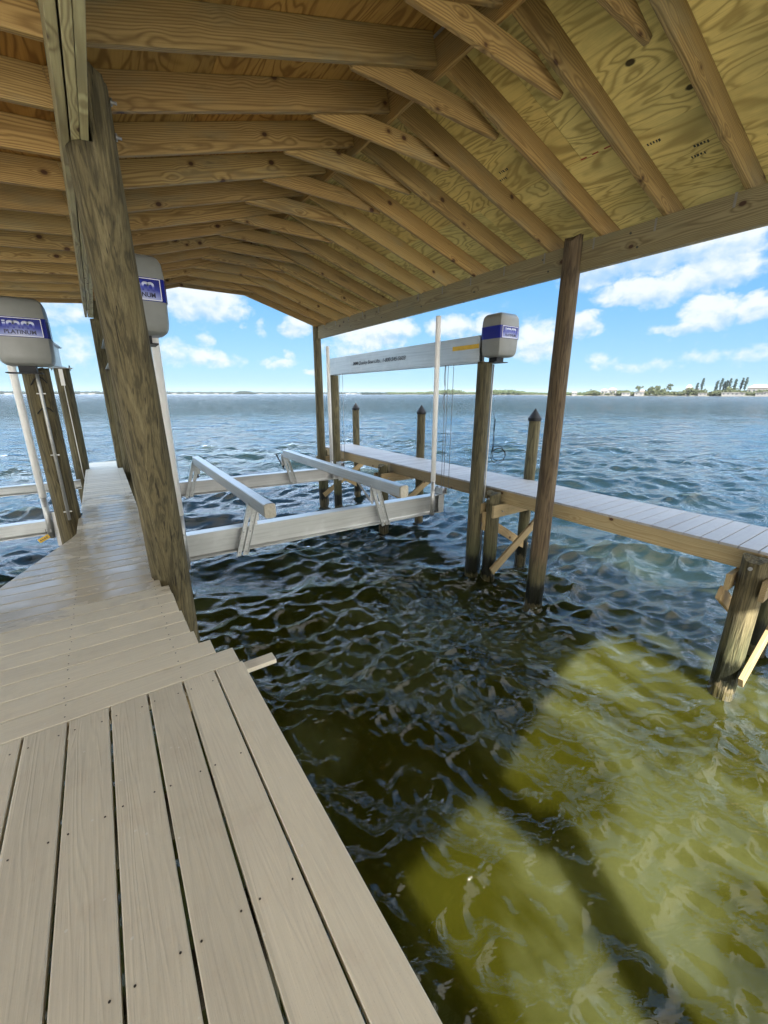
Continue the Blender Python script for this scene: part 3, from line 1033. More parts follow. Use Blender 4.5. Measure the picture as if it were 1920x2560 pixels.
def plank(bm_, poly, z=0.0, th=0.028, ch=0.003):
    """plank from a convex outline with softened top edges"""
    n = len(poly)
    cx_ = sum(p_[0] for p_ in poly) / n
    cy_ = sum(p_[1] for p_ in poly) / n

    def ins(d):
        res = []
        for i in range(n):
            p0, p1, p2 = Vector(poly[i - 1]), Vector(poly[i]), Vector(poly[(i + 1) % n])
            e1, e2 = (p1 - p0).normalized(), (p2 - p1).normalized()
            n1, n2 = Vector((-e1.y, e1.x)), Vector((-e2.y, e2.x))
            if n1.dot(Vector((cx_, cy_)) - p1) < 0:
                n1, n2 = -n1, -n2
            bis = (n1 + n2)
            k = d / max(0.3, bis.length_squared / 2)
            res.append(p1 + bis * k)
        return res
    rings = []
    for d, zz in ((0, z - th), (0, z - ch), (ch * .35, z - ch * .35), (ch, z)):
        rings.append([bm_.verts.new((q.x, q.y, zz)) for q in (ins(d) if d else [Vector(p_) for p_ in poly])])
    for A, B in zip(rings, rings[1:]):
        for i in range(n):
            bm_.faces.new((A[i], A[(i + 1) % n], B[(i + 1) % n], B[i]))
    bm_.faces.new(rings[-1])
    bm_.faces.new(rings[0][::-1])


def left_edge(y):
    if y < 5.06:
        return -0.39 - (5.06 - y) * 0.372
    if y < 5.84:
        return -0.388
    if 5.84 <= y < 6.1:
        return -0.352
    if 9.6 < y:
        return -0.328
    return -0.372


b_ = bmesh.new()
rnd = random.Random(5)
y = 2.017
k = 0
ends = [0.422, 0.334, 0.273, 0.252, 0.250, 0.240, 0.240, 0.236, 0.232]
screws = []
while y < 10.50:
    y1 = y + PITCH - (0.0085 if y < 3.6 else 0.0130)
    xr = ends[k] if k < len(ends) else 0.236
    ym = (y + y1) / 2
    if 3.28 < ym < 3.42:
        xr = 0.185
    elif 3.42 <= ym < 3.74:
        xr = 0.152
    elif ym >= 3.74:
        xr = 0.226
    xl0, xl1 = left_edge(y + .003), left_edge(y1 - .003)
    if 9.45 < ym < 9.76:
        xr = 0.145
    xr += rnd.uniform(-.002, .002)
    plank(b_, [(xl0, y), (xr, y), (xr, y1), (xl1, y1)], z=rnd.uniform(-.0006, .0006))
    for sx in (-0.345, 0.142):
        if sx > left_edge(ym) + .02 and sx < xr:
            for sy in (y + .030, y1 - .028):
                screws.append((sx + rnd.uniform(-.006, .006), sy + rnd.uniform(-.004, .004)))
    if ym < 4.6:
        for sx in (-0.84, -1.33):
            if sx > xl1 + .03:
                for sy in (y + .030, y1 - .028):
                    screws.append((sx + rnd.uniform(-.006, .006), sy))
    y += PITCH
    k += 1
link('cross_decking', b_, M['deck_x'], dock)
b_ = bmesh.new()
gaps = [0.2925 - 0.155 * i for i in range(18)]
xe = 0.4355
gw = 0.0050
prev = xe
for g0 in gaps:
    plank(b_, [(g0 + gw, -14.0), (prev, -14.0), (prev, 2.0105), (g0 + gw, 2.0105)], z=0.0, ch=0.0035)
    prev = g0 - gw
    xm = g0
    for sy in (1.93, 1.414, 0.873, 0.33, -0.21):
        for sx in (g0 + 0.024, g0 - 0.030):
            if sx < 0.28 and True:
                screws.append((sx + rnd.uniform(-.004, .004), sy + rnd.uniform(-.006, .006)))
link('long_decking', b_, M['deck_y'], dock)
# screws
b_ = bmesh.new()
for sx, sy in screws:
    n = 8
    rr = 0.0032
    vs = [b_.verts.new((sx + rr * math.cos(i * 2 * math.pi / n), sy + rr * math.sin(i * 2 * math.pi / n), 0.0014)) for i in range(n)]
    lo = [b_.verts.new((v.co.x, v.co.y, -0.004)) for v in vs]
    b_.faces.new(vs)
    for i in range(n):
        b_.faces.new((vs[i], vs[(i + 1) % n], lo[(i + 1) % n], lo[i]))
o = link('deck_screws', b_, M['screw'], dock)
o['kind'] = 'stuff'
# light-coloured nailer board that sticks out past the corner
board('nailer_board', (-2.4, 2.000, -0.045), (0.607, 2.000, -0.045), 0.075, 0.026, M['deck_x'], dock, ch=0.003)
# framing under the boards
for sy in [1.414 - 0.5415 * i for i in range(28)]:
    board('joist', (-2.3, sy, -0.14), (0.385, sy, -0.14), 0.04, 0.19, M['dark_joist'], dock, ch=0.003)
board('stringer', (0.405, -13.9, -0.13), (0.405, 1.95, -0.13), 0.04, 0.19, M['brace'], dock, ch=0.003)
for sx in (-0.345, 0.142):
    board('stringer', (sx, 2.05, -0.13), (sx, 10.4, -0.13), 0.04, 0.19, M['brace'], dock, ch=0.003)
board('stringer', (-1.42, 2.05, -0.13), (-0.42, 4.75, -0.13), 0.04, 0.19, M['brace'], dock, ch=0.003)
for (px, py) in ((-0.12, 7.0), (-0.1, 4.6), (-0.9, 2.5), (0.1, 1.0), (-1.8, 0.6), (-.1, 10.0)):
    pile('dock_pile', px, py, 0.11, 0.105, WATER - 1.6, -0.235, M['pile'], dock, seed=int(px * 100 + py * 7) % 97)

# ------------------------------------------------------------------ far-side dock
fd = empty('side_dock', (5.3, 5.0, WATER), 'narrow pale composite side dock on round piles beyond the right boat lift', 'dock')


def fe(y):      # near (left) edge
    return 4.845 + 0.0165 * y


def fb(y):      # far edge
    return 5.80 + 0.012 * y


b_ = bmesh.new()
y = -2.0
while y < 10.25:
    y1 = y + PITCH - 0.0075
    plank(b_, [(fe(y), y), (fb(y), y), (fb(y1), y1), (fe(y1), y1)], z=rnd.uniform(-.0008, .0008), ch=0.003)
    y += PITCH
link('decking', b_, M['deck_far'], fd)
for off, mm in ((0.045, 'brace'), (0.93, 'brace')):
    for ya, yb in ((-2.0, 0.9), (0.904, 4.02), (4.024, 7.06), (7.064, 10.22)):
        board('stringer', (fe(ya) + off, ya, -0.126), (fe(yb) + off, yb, -0.126), 0.042, 0.19, M[mm], fd, ch=0.004)
board('rim_joist', (fe(10.24) + .02, 10.245, -0.126), (fb(10.24) - .02, 10.245, -0.126), 0.04, 0.19, M['brace'], fd, ch=0.004)
PX = [(4.775, 0.93), (4.775, 4.03), (4.800, 7.06), (4.84, 10.0)]
for i, (px, py) in enumerate(PX):
    pile('dock_pile', px + .01, py, 0.108, 0.105, WATER - 1.6, -0.036, M['pile'] if i else M['pile_big'], fd,
         notch=(-0.225, 1, fe(py) + 0.024 - px - .01), seed=40 + i, ragged=0.008)
backs = [(5.90, 0.95, -0.03), (5.905, 4.25, 0.99), (5.945, 7.22, 0.985), (6.02, 10.22, 0.98)]
for i, (px, py, zt) in enumerate(backs):
    q = pile('dock_pile', px, py, 0.098, 0.092, WATER - 1.6, zt, M['pile'], fd, seed=50 + i)
    if zt > 0:
        b_ = bmesh.new()
        tube(b_, [(0, 0, 0.0), (0, 0, 0.045), (0, 0, 0.052), (0, 0, 0.20)], [0.106, 0.106, 0.103, 0.004], n=24)
        for f in b_.faces:
            f.smooth = False
        link('pile_cap', b_, M['black'], q, Matrix.Translation((px, py, zt - 0.02)))
for i, (px, py) in enumerate(PX):
    bxp = backs[i][0]
    # ledgers and X braces on both sides of every pair
    for s in (-1, 1):
        yy = py + s * 0.128
        board('ledger', (px - 0.135, yy, -0.305), (bxp + 0.06, yy, -0.305), 0.04, 0.19 if s < 0 else 0.16, M['brace'], fd, ch=0.004)
    yy = py - 0.170 if i else py - 0.150
    zb = -1.26
    board('brace', (px - 0.11, yy, zb), (bxp + 0.08, yy, -0.42), 0.038, 0.135, M['brace'], fd, ch=0.004)
    yy = py + 0.170
    board('brace', (px - 0.10, yy, -0.44), (bxp + 0.05, yy, -1.22), 0.038, 0.135, M['brace'], fd, ch=0.004)
    # through bolt
    b_ = bmesh.new()
    tube(b_, [(-0.118, 0, 0), (-0.098, 0, 0)], 0.017, n=8)
    link('bolt', b_, M['steel'], fd, Matrix.Translation((px, py, -0.13)))
    b_ = bmesh.new()
    tube(b_, [(0, -0.20, 0), (0, -.165, 0)], 0.008, n=8)
    link('bolt', b_, M['steel'], fd, Matrix.Translation((px + .02, py, -0.30)))


# ------------------------------------------------------------------ boat lifts
def text_mesh(txt, size, mat, bold=0.0, shear=0.0, xs=1.0, align='CENTER', ext=0.0006):
    c = bpy.data.curves.new('t', 'FONT')
    c.body = txt
    c.size = size
    c.extrude = ext
    c.offset = bold
    c.shear = shear
    c.align_x = align
    o_ = bpy.data.objects.new('t', c)
    COL.objects.link(o_)
    dg = bpy.context.evaluated_depsgraph_get()
    dg.update()
    me = bpy.data.meshes.new_from_object(o_.evaluated_get(dg))
    bpy.data.objects.remove(o_)
    bpy.data.curves.remove(c)
    me.transform(Matrix.Diagonal((xs, 1, 1, 1)))
    me.materials.clear()
    me.materials.append(mat)
    return me


def link_me(name, me, parent, mw):
    o_ = bpy.data.objects.new(name, me)
    COL.objects.link(o_)
    set_parent(o_, parent, mw)
    return o_


RX90 = Matrix.Rotation(math.pi / 2, 4, 'X')


def facing_minus_y(x, y, z):
    return Matrix.Translation((x, y, z)) @ RX90


def logo_m(bm_, x0, w_, h_, th, n=8):
    """rounded arch of the stylised m, in the XY plane"""
    pass


def motor_box(parent, x0, x1, y0, y1, z0, z1, side_band=True, ch=0.05, plate_frac=0.86):
    """moulded motor housing with a blue band and nameplate on its front"""
    cx_, cy_ = (x0 + x1) / 2, (y0 + y1) / 2
    hw, hd, H = (x1 - x0) / 2, (y1 - y0) / 2, (z1 - z0)

    def outline(inset):
        a, b = hw - inset, hd - inset
        c = max(0.015, ch - inset * 0.4)
        pts = []
        for sx, sy, order in ((-1, -1, 0), (1, -1, 1), (1, 1, 0), (-1, 1, 1)):
            p1 = (sx * (a - c), sy * b)
            p2 = (sx * a, sy * (b - c))
            mid = (sx * (a - c * .26), sy * (b - c * .26))
            seq = [p2, mid, p1] if order == 0 else [p1, mid, p2]
            pts += seq
        return pts
    prof = [(0.0, 0.075), (0.008, 0.048), (0.025, 0.027), (0.055, 0.014), (0.10, 0.008), (0.28, 0.003), (H * .42, 0.0), (H * .70, 0.0),
            (H - 0.10, 0.005), (H - 0.055, 0.012), (H - 0.026, 0.027), (H - 0.008, 0.05), (H, 0.078)]
    b_ = bmesh.new()
    rings = []
    for z, ins in prof:
        rings.append([b_.verts.new((px, py, z)) for px, py in outline(ins)])
    n = len(rings[0])
    for A, B in zip(rings, rings[1:]):
        for i in range(n):
            f = b_.faces.new((A[i], A[(i + 1) % n], B[(i + 1) % n], B[i]))
            f.smooth = True
    b_.faces.new(rings[0][::-1])
    b_.faces.new(rings[-1])
    mw = Matrix.Translation((cx_, cy_, z0))
    mbx = link('motor_housing', b_, M['cap'], parent, mw)
    mod = mbx.modifiers.new('split', 'EDGE_SPLIT')
    mod.split_angle = R(26)
    # band
    zb0, zb1 = H * 0.415, H * 0.70
    b_ = bmesh.new()
    for A in ((zb0, zb1),):
        lo = [b_.verts.new((px, py, A[0])) for px, py in outline(-0.0025)]
        hi_ = [b_.verts.new((px, py, A[1])) for px, py in outline(-0.0025)]
        for i in range(n):
            if i in (7,):
                continue
            f = b_.faces.new((lo[i], lo[(i + 1) % n], hi_[(i + 1) % n], hi_[i]))
    link('blue_band', b_, M['blue'], mbx, mw)
    # nameplate with white rim
    pw = (hw - ch * .3) * plate_frac
    zc = (zb0 + zb1) / 2
    ph_ = (zb1 - zb0) / 2 - 0.006
    yb = -hd - 0.0035
    b_ = bmesh.new()
    box(b_, (-pw, -0.0006, -ph_), (pw, 0.0, ph_))
    link('nameplate_rim', b_, M['white'], mbx, Matrix.Translation((cx_, cy_ + yb, z0 + zc)))
    b_ = bmesh.new()
    box(b_, (-pw + .005, -0.0006, -ph_ + .005), (pw - .005, 0.0, ph_ - .005))
    link('nameplate', b_, M['grad'], mbx, Matrix.Translation((cx_, cy_ + yb - .0008, z0 + zc)))
    s = pw / 0.15
    sv = ph_ / 0.075
    # stylised chrome letters: i m m with flat-topped round arches
    b_ = bmesh.new()
    h_ = 0.062 * sv
    th = 0.020 * s

    def bar(xa, xb, ya, yb_):
        v_ = [b_.verts.new(q) for q in ((xa, ya, 0), (xb, ya, 0), (xb, yb_, 0), (xa, yb_, 0))]
        b_.faces.new(v_)

    def arch(xc, ri, ro, yc):
        K = 9
        pi_ = [(xc + ri * math.cos(math.pi * i / K), yc + (h_ - yc - th * .85) * math.sin(math.pi * i / K) ** .7) for i in range(K + 1)]
        po = [(xc + ro * math.cos(math.pi * i / K), yc + (h_ - yc) * math.sin(math.pi * i / K) ** .55) for i in range(K + 1)]
        va_ = [b_.verts.new((q[0], q[1], 0)) for q in pi_]
        vb_ = [b_.verts.new((q[0], q[1], 0)) for q in po]
        for i in range(K):
            b_.faces.new((va_[i], vb_[i], vb_[i + 1], va_[i + 1]))
    step_ = 0.047 * s
    x_ = -0.104 * s
    bar(x_ - th * .0, x_ + th, 0, h_ * .70)
    bar(x_ - th * .0, x_ + th, h_ * .80, h_)
    x_ += th * 1.25
    for m_ in range(2):
        for a_ in range(2):
            lx = x_ + a_ * (step_ - th * .55)
            ro = (step_ - th * .55) / 2 + th * .36
            bar(lx, lx + th * .72, 0, h_ * .5)
            arch(lx + (step_ - th * .55) / 2 + th * .36, ro - th * .72, ro, h_ * .5)
        lx = x_ + 2 * (step_ - th * .55)
        bar(lx, lx + th * .72, 0, h_ * .5)
        x_ = lx + th * .72 + 0.006 * s
    link('logo_letters', b_, M['logo'], mbx, facing_minus_y(cx_ + .004, cy_ + yb - .0024, z0 + zc - 0.012 * sv))
    me = text_mesh('PLATINUM', 0.046 * sv, M['ink'], bold=0.0012, xs=1.0 * s / sv)
    w_now = max(v.co.x for v in me.vertices) - min(v.co.x for v in me.vertices)
    me.transform(Matrix.Diagonal((0.205 * s / w_now, 1, 1, 1)))
    link_me('plate_lettering', me, mbx, facing_minus_y(cx_ + .004, cy_ + yb - .0024, z0 + zc - 0.055 * sv))
    # metal foot under the housing
    b_ = bmesh.new()
    box(b_, (-0.07, -0.05, -0.065), (0.07, 0.09, 0.0))
    box(b_, (-0.17, -0.10, -0.075), (0.11, 0.14, -0.065))
    link('motor_bracket', b_, M['black'], parent, Matrix.Translation((cx_ - .02, cy_, z0 + 0.004)))
    return mbx


def ibeam(name, p0, p1, h_, fl, parent, mat, web=0.012, channel=False, mid=False):
    """I or C section aluminium beam from p0 to p1 (centre line at mid height)"""
    mw, L = frame_along(p0, p1)
    tf = 0.013
    a, b = fl / 2, h_ / 2
    if channel:
        sec = [(-a, -b), (a, -b), (a, -b + tf), (-a + web, -b + tf), (-a + web, b - tf), (a, b - tf), (a, b), (-a, b)]
    else:
        ww = web / 2
        sec = [(-a, -b), (a, -b), (a, -b + tf), (ww + .008, -b + tf + .003), (ww, -b + tf + .014), (ww, b - tf - .014), (ww + .008, b - tf - .003), (a, b - tf), (a, b), (-a, b), (-a, b - tf),
               (-ww - .008, b - tf - .003), (-ww, b - tf - .014), (-ww, -b + tf + .014), (-ww - .008, -b + tf + .003), (-a, -b + tf)]
    b_ = bmesh.new()
    prism(b_, sec, 0, L, ends=True)
    if mid:
        for s in (-1, 1):
            box(b_, (0, s * (web / 2), 0.055), (L, s * (web / 2 + 0.004), 0.062))
    return link(name, b_, mat, parent, mw)


def bunk_bracket(parent, x, y, z_top, z_bot, lean, side):
    """splayed perforated channel from under the bunk down past the cradle beam, with a diagonal stay"""
    b_ = bmesh.new()
    dz_ = z_top - z_bot
    for off in (-0.040, 0.040):
        n = 6
        v0 = [(off - 0.033, 0), (off + 0.033, 0), (off + 0.033, -0.006), (off - 0.033, -0.006)]
        sg = 1 if off > 0 else -1
        # web
        for (a0, a1, q0, q1) in ((off - .030, off + .030, -0.006, 0.0), (off + sg * .024, off + sg * .030, -0.034, -0.006)):
            vs = []
            for zz, sh in ((z_top, 0.0), (z_bot, lean)):
                for (xx, yy) in ((a0, q0), (a1, q0), (a1, q1), (a0, q1)):
                    vs.append(b_.verts.new((xx + sh, yy, zz)))
            for q in ((0, 1, 2, 3), (7, 6, 5, 4), (0, 4, 5, 1), (1, 5, 6, 2), (2, 6, 7, 3), (3, 7, 4, 0)):
                b_.faces.new([vs[i] for i in q])
    # bolts with washers
    for fr in (0.16, 0.27, 0.38, 0.55, 0.93):
        zz = z_top - dz_ * fr
        sh = lean * fr
        for off in (-0.040, 0.040):
            K = 8
            rr = 0.010 if fr in (0.55, 0.93) else 0.006
            vs = [b_.verts.new((sh + off + rr * math.cos(i * 2 * math.pi / K), -0.0095, zz + rr * math.sin(i * 2 * math.pi / K))) for i in range(K)]
            lo = [b_.verts.new((v.co.x, -0.005, v.co.z)) for v in vs]
            b_.faces.new(vs).material_index = 1
            for i in range(K):
                b_.faces.new((vs[i], vs[(i + 1) % K], lo[(i + 1) % K], lo[i])).material_index = 1
    o1 = link('bunk_bracket', b_, [M['alu'], M['steel']], parent, Matrix.Translation((x, y, 0)))
    return o1


def sheave(parent, x, y, z):
    b_ = bmesh.new()
    box(b_, (-0.05, -0.11, 0.0), (-0.042, 0.11, 0.10))
    box(b_, (0.042, -0.11, 0.0), (0.05, 0.11, 0.10))
    for s in (-0.05, 0.05):
        tube(b_, [(-0.03, s, 0.065), (0.03, s, 0.065)], 0.042, n=16, mi=1)
        tube(b_, [(-0.062, s, 0.065), (0.062, s, 0.065)], 0.010, n=8, mi=1)
    box(b_, (-0.06, -0.13, -0.004), (0.06, 0.13, 0.0))
    link('cable_sheave', b_, [M['alu'], M['steel']], parent, Matrix.Translation((x, y, z)))


def cable(parent, pts, r=0.004, name='lift_cable'):
    b_ = bmesh.new()
    tube(b_, pts, r, n=6)
    return link(name, b_, M['cable'], parent)


def guide_pipe(parent, x, y, zb, zj, zt):
    b_ = bmesh.new()
    tube(b_, [(0, 0, zj - .03 - zb), (0, 0, zt - zb - .01), (0, 0, zt - zb)], [0.038, 0.038, 0.034], n=20, mi=0)
    tube(b_, [(0, 0, 0), (0, 0, zj - zb)], 0.034, n=20, mi=1)
    for z in (0.10, 0.42):
        tube(b_, [(0, -0.042, z), (0, -0.030, z)], 0.012, n=8, mi=2)
    return link('guide_pipe', b_, [M['pvc'], M['alu_dull'], M['steel']], parent, Matrix.Translation((x, y, zb)))


lift = empty('boat_lift', (2.4, 6.7, WATER), 'empty aluminium boat lift with two long bunks on a cradle right of the walkway', 'boat lift')
# piles
pile('lift_pile', 0.335, 4.30, 0.115, 0.110, WATER - 1.6, 1.83, M['pile'], lift, seed=20)
pile('lift_pile', 0.335, 9.10, 0.115, 0.110, WATER - 1.6, 1.81, M['pile'], lift, seed=21)
pr = pile('lift_pile', 4.642, 4.25, 0.114, 0.106, WATER - 1.6, 1.822, M['pile'], lift, seed=22)
pile('lift_pile', 4.800, 9.13, 0.105, 0.100, WATER - 1.6, 1.815, M['pile'], lift, seed=23)
# top beams
TB = ibeam('top_beam', (4.668, 4.305, 2.005), (4.735, 9.22, 2.000), 0.36, 0.17, lift, M['alu'], web=0.02)
ibeam('top_beam', (0.32, 4.13, 2.005), (0.315, 9.22, 2.000), 0.36, 0.17, lift, M['alu'], web=0.02)
# cover plate (flat web face with a rib) on the side of the right beam facing the slip
b_ = bmesh.new()
box(b_, (0, 0, -0.165), (4.91, 0.004, 0.165))
box(b_, (0, 0.004, 0.070), (4.91, 0.009, 0.078))
mwp, Lp = frame_along((4.579, 4.305, 2.005), (4.646, 9.22, 2.000))
link('beam_web', b_, M['alu'], lift, mwp)
# lettering on the beam (read from the slip side: local -X looks along the beam away from us)
me = text_mesh('IMM Quality Boat Lifts , 1-800-545-5603', 0.094, M['black_ink'], bold=0.0008, shear=0.25, align='LEFT')
tx = Matrix(((0, 0, -1, 0), (-1, 0, 0, 0), (0, 1, 0, 0), (0, 0, 0, 1)))
o = link_me('beam_lettering', me, TB, Matrix.Translation((4.6160, 7.93, 1.975)) @ Matrix.Rotation(R(-0.8), 4, 'Z') @ tx)
w_now = max(v.co.x for v in me.vertices)
me.transform(Matrix.Diagonal((1.88 / w_now, 1, 1, 1)))
b_ = bmesh.new()
box(b_, (0, 0.006, -0.030), (0.54, 0.008, 0.030))
link('yellow_sticker', b_, M['yellow'], TB, Matrix.Translation((4.5755 + .0125 * .2 - .002, 4.318, 2.045)) @ Matrix.Rotation(R(90 - 0.8), 4, 'Z'))
# motors
motor_box(lift, 4.575, 4.965, 3.955, 4.30, 1.885, 2.445, ch=0.035)
motor_box(lift, 0.225, 0.620, 4.04, 4.38, 1.868, 2.462, ch=0.07)
# cradle beams
ibeam('cradle_beam', (0.44, 4.925, -0.300), (4.50, 4.925, -0.350), 0.305, 0.15, lift, M['alu'], web=0.014)
ibeam('cradle_beam', (0.44, 8.475, -0.345), (4.56, 8.475, -0.400), 0.27, 0.15, lift, M['alu_dull'], web=0.014)
for xx, yy, zz in ((4.52, 4.925, -0.195), (4.56, 8.475, -0.262), (0.46, 4.925, -0.145), (0.46, 8.475, -0.205)):
    b_ = bmesh.new()
    box(b_, (-0.12, -0.080, -0.31), (0.0, -0.076, 0.0))
    box(b_, (-0.004, -0.076, -0.31), (0.004, 0.08, 0.10))
    link('end_plate', b_, M['alu_dull'], lift, Matrix.Translation((xx, yy, zz)))
    sheave(lift, xx - 0.02, yy, zz + .008)
# cables
for yy, zb in ((4.86, -0.14), (4.98, -0.14), (5.035, -0.14), (8.40, -0.2), (8.54, -0.2)):
    xx = 4.62
    cable(lift, [(xx, yy, 1.83), (xx - .0, yy, zb)])
for yy, zb in ((4.86, -0.1), (5.0, -0.1), (8.42, -0.15), (8.54, -0.15)):
    cable(lift, [(0.36, yy, 1.83), (0.40, yy, zb)])
pts = [(4.622 + .010 * math.sin(i * 1.1), 5.055 + .012 * math.sin(i * .8), 1.83 - i * 0.055) for i in range(14)]
cable(lift, pts, 0.005)
# bunks
for bx, y0, y1, z0, z1, sgn in ((1.385, 4.26, 8.34, 0.165, 0.185, -1), (3.135, 4.14, 8.28, 0.170, 0.185, 1)):
    mw, L = frame_along((bx, y0, z0), (bx, y1, z1))
    b_ = bmesh.new()
    # aluminium channel with rounded top edges
    prism(b_, rrect(0.116, 0.152, 0.012), 0, L, mi=0)
    box(b_, (0.02, -0.0615, -0.0745), (L - 0.02, -0.058, -0.055))
    box(b_, (0.02, 0.058, 0.050), (L - 0.02, 0.0615, 0.068))
    o = link('bunk', b_, M['alu'], lift, mw)
    b_ = bmesh.new()
    prism(b_, rrect(0.124, 0.160, 0.026), -0.028, 0.006, mi=0)
    link('bunk_end_cap', b_, M['carpet'], o, mw)
    for yy, ztop in ((4.846, z0 - .075), (8.395, z1 - .075)):
        bunk_bracket(o, bx - sgn * .0, yy, ztop + .05, -0.52, sgn * 0.20, sgn)
        # back plate / angle behind the bracket
        b_ = bmesh.new()
        tube(b_, [(bx - sgn * 0.0, yy + 0.055, ztop), (bx - sgn * .02, yy + 0.02, -0.16)], 0.018, n=4)
        tube(b_, [(bx - sgn * 0.02, yy + 0.42, ztop), (bx - sgn * .0, yy + 0.04, -0.16)], 0.017, n=4)
        for f in b_.faces:
            f.smooth = False
        link('bunk_stay', b_, M['alu_dull'] if yy < 6 else M['black'], o)
        b_ = bmesh.new()
        box(b_, (-0.055, -0.004, -0.20), (0.055, 0.002, 0.02))
        link('bunk_plate', b_, M['alu_dull'], o, Matrix.Translation((bx, yy + 0.016, ztop)))
# guide pipes
guide_pipe(lift, 4.235, 4.81, -0.50, 0.09, 2.465)
guide_pipe(lift, 4.275, 8.40, -0.50, -0.05, 2.37)
guide_pipe(lift, 0.565, 4.81, -0.53, 0.144, 2.20)
guide_pipe(lift, 0.565, 8.38, -0.50, 0.0, 2.20)
# conduit on the right lift pile with its junction
b_ = bmesh.new()
tube(b_, [(0, 0, -3.25), (0, 0, 0.0)], 0.012, n=8)
link('conduit', b_, M['alu_dull'], pr, Matrix.Translation((4.755, 4.19, 1.80)))
# timber spacer blocks between the lift pile and the dock pile
b_ = bmesh.new()
box(b_, (-.03, -.03, -.15), (.03, .03, .15))
link('spacer_block', b_, M['brace'], pr, Matrix.Translation((4.70, 4.10, -0.50)))

# left lift
lift2 = empty('boat_lift', (-2.3, 7.6, WATER), 'boat lift in the left slip, cut off by the left edge of the photo', 'boat lift')
p1 = pile('lift_pile', -0.487, 5.97, 0.125, 0.118, WATER - 1.6, 1.66, M['pile_big'], lift2, seed=30)
p2 = pile('lift_pile', -0.432, 9.72, 0.125, 0.118, WATER - 1.6, 1.83, M['pile'], lift2, seed=31)
pile('lift_pile', -3.8, 5.97, 0.125, 0.118, WATER - 1.6, 1.66, M['pile_big'], lift2, seed=32)
pile('lift_pile', -3.8, 9.72, 0.125, 0.118, WATER - 1.6, 1.83, M['pile'], lift2, seed=33)
ibeam('top_beam', (-0.455, 5.80, 1.86), (-0.425, 9.86, 2.03), 0.34, 0.13, lift2, M['alu'], web=0.02)
b_ = bmesh.new()
box(b_, (-0.17, -0.12, -0.012), (0.17, 0.12, 0.0))
tube(b_, [(-.13, -.09, -.05), (-.13, -.09, .04)], 0.012, n=6)
tube(b_, [(.13, -.09, -.05), (.13, -.09, .04)], 0.012, n=6)
link('pile_plate', b_, M['steel'], lift2, Matrix.Translation((-0.432, 9.70, 1.846)))
motor_box(lift2, -0.72, -0.275, 5.45, 5.82, 1.665, 2.285, ch=0.07)
ibeam('cradle_beam', (-3.9, 6.55, -0.245), (-0.47, 6.55, -0.245), 0.18, 0.12, lift2, M['alu'], web=0.014)
ibeam('cradle_beam', (-3.9, 9.25, -0.205), (-0.47, 9.25, -0.205), 0.16, 0.12, lift2, M['alu'], web=0.014)
guide_pipe(lift2, -0.735, 6.45, -0.37, 0.19, 2.3)
b_ = bmesh.new()
box(b_, (-0.03, 0.0, -0.30), (0.03, 0.008, 0.15))
link('pipe_bracket', b_, M['alu_dull'], lift2, Matrix.Translation((-0.67, 6.47, -0.20)))
b_ = bmesh.new()
tube(b_, [(0, 0, -1.62), (0, 0, -.15), (0, 0, 0)], 0.016, n=8)
for z in (-.20, -.86, -1.52):
    box(b_, (-0.04, -0.008, z - .006), (0.04, 0.010, z + .006))
link('conduit', b_, M['alu_dull'], p1, Matrix.Translation((-0.475, 5.835, 1.60)))
b_ = bmesh.new()
box(b_, (-0.03, -0.02, -0.28), (0.03, 0.0, 0.0))
tube(b_, [(0.015, -.01, -2.0), (0.01, -.01, -.28)], 0.007, n=6)
link('conduit', b_, M['pvc'], p2, Matrix.Translation((-0.440, 9.59, 1.82)))
# loops of black wire on the near pile
b_ = bmesh.new()
for zc, rr in ((1.50, .07), (1.20, .055)):
    pts = []
    for i in range(13):
        a = -1.1 + 2.0 * i / 12
        R_ = 0.131
        aa = -math.pi / 2 + 0.15 + a * .55
        pts.append((-0.487 + R_ * math.cos(aa), 5.97 + R_ * math.sin(aa), zc + rr * math.cos(a * 1.6)))
    tube(b_, pts, 0.006, n=6)
link('wire_loops', b_, M['black'], p1)

# small loose things
b_ = bmesh.new()
box(b_, (-0.062, -0.0015, -0.026), (0.062, 0.0015, 0.026))
for i in range(4):
    box(b_, (-0.045 + i * 0.024, -0.0030, -0.008), (-0.031 + i * 0.024, -0.0016, 0.008), 1)
tube(b_, [(0.05, 0, 0.02), (0.075, 0.03, 0.09)], 0.003, n=5, mi=1)
tag_o = link('warning_tag', b_, [M['yellow'], M['black_ink']])
tag_o.matrix_world = Matrix.Translation((-0.815, 6.40, -0.355)) @ Matrix.Rotation(R(-26), 4, 'Y')
finish(tag_o, 'small yellow warning tag with dark lettering dangling from the foot of the left guide pipe', 'tag')

pts = []
for i in range(9):
    pts.append((4.765 + .012 * math.sin(i), 4.13 - .006 * i, 1.13 - i * .055))
rndc = random.Random(3)
for lp, (rx, rz, cx_, cz) in enumerate(((0.10, 0.10, 4.86, 0.52), (0.07, 0.055, 4.83, 0.60), (0.11, 0.12, 4.87, 0.50))):
    for i in range(18):
        a = math.pi + i * 2 * math.pi / 18
        pts.append((cx_ + rx * math.cos(a), 4.06 + .012 * lp - .05 * math.cos(a), cz + rz * math.sin(a)))
for i in range(8):
    pts.append((4.765 + .01 * i * .3, 4.11, 0.62 + i * .06))
# smooth
for _ in range(2):
    pts = [pts[0]] + [tuple((pts[i - 1][j] + 2 * pts[i][j] + pts[i + 1][j]) / 4 for j in range(3)) for i in range(1, len(pts) - 1)] + [pts[-1]]
b_ = bmesh.new()
tube(b_, pts, 0.0048, n=6)
finish(link('cable_coil', b_, M['wire']), 'coil of thin black wire hanging on the right lift pile above the side dock', 'wire')


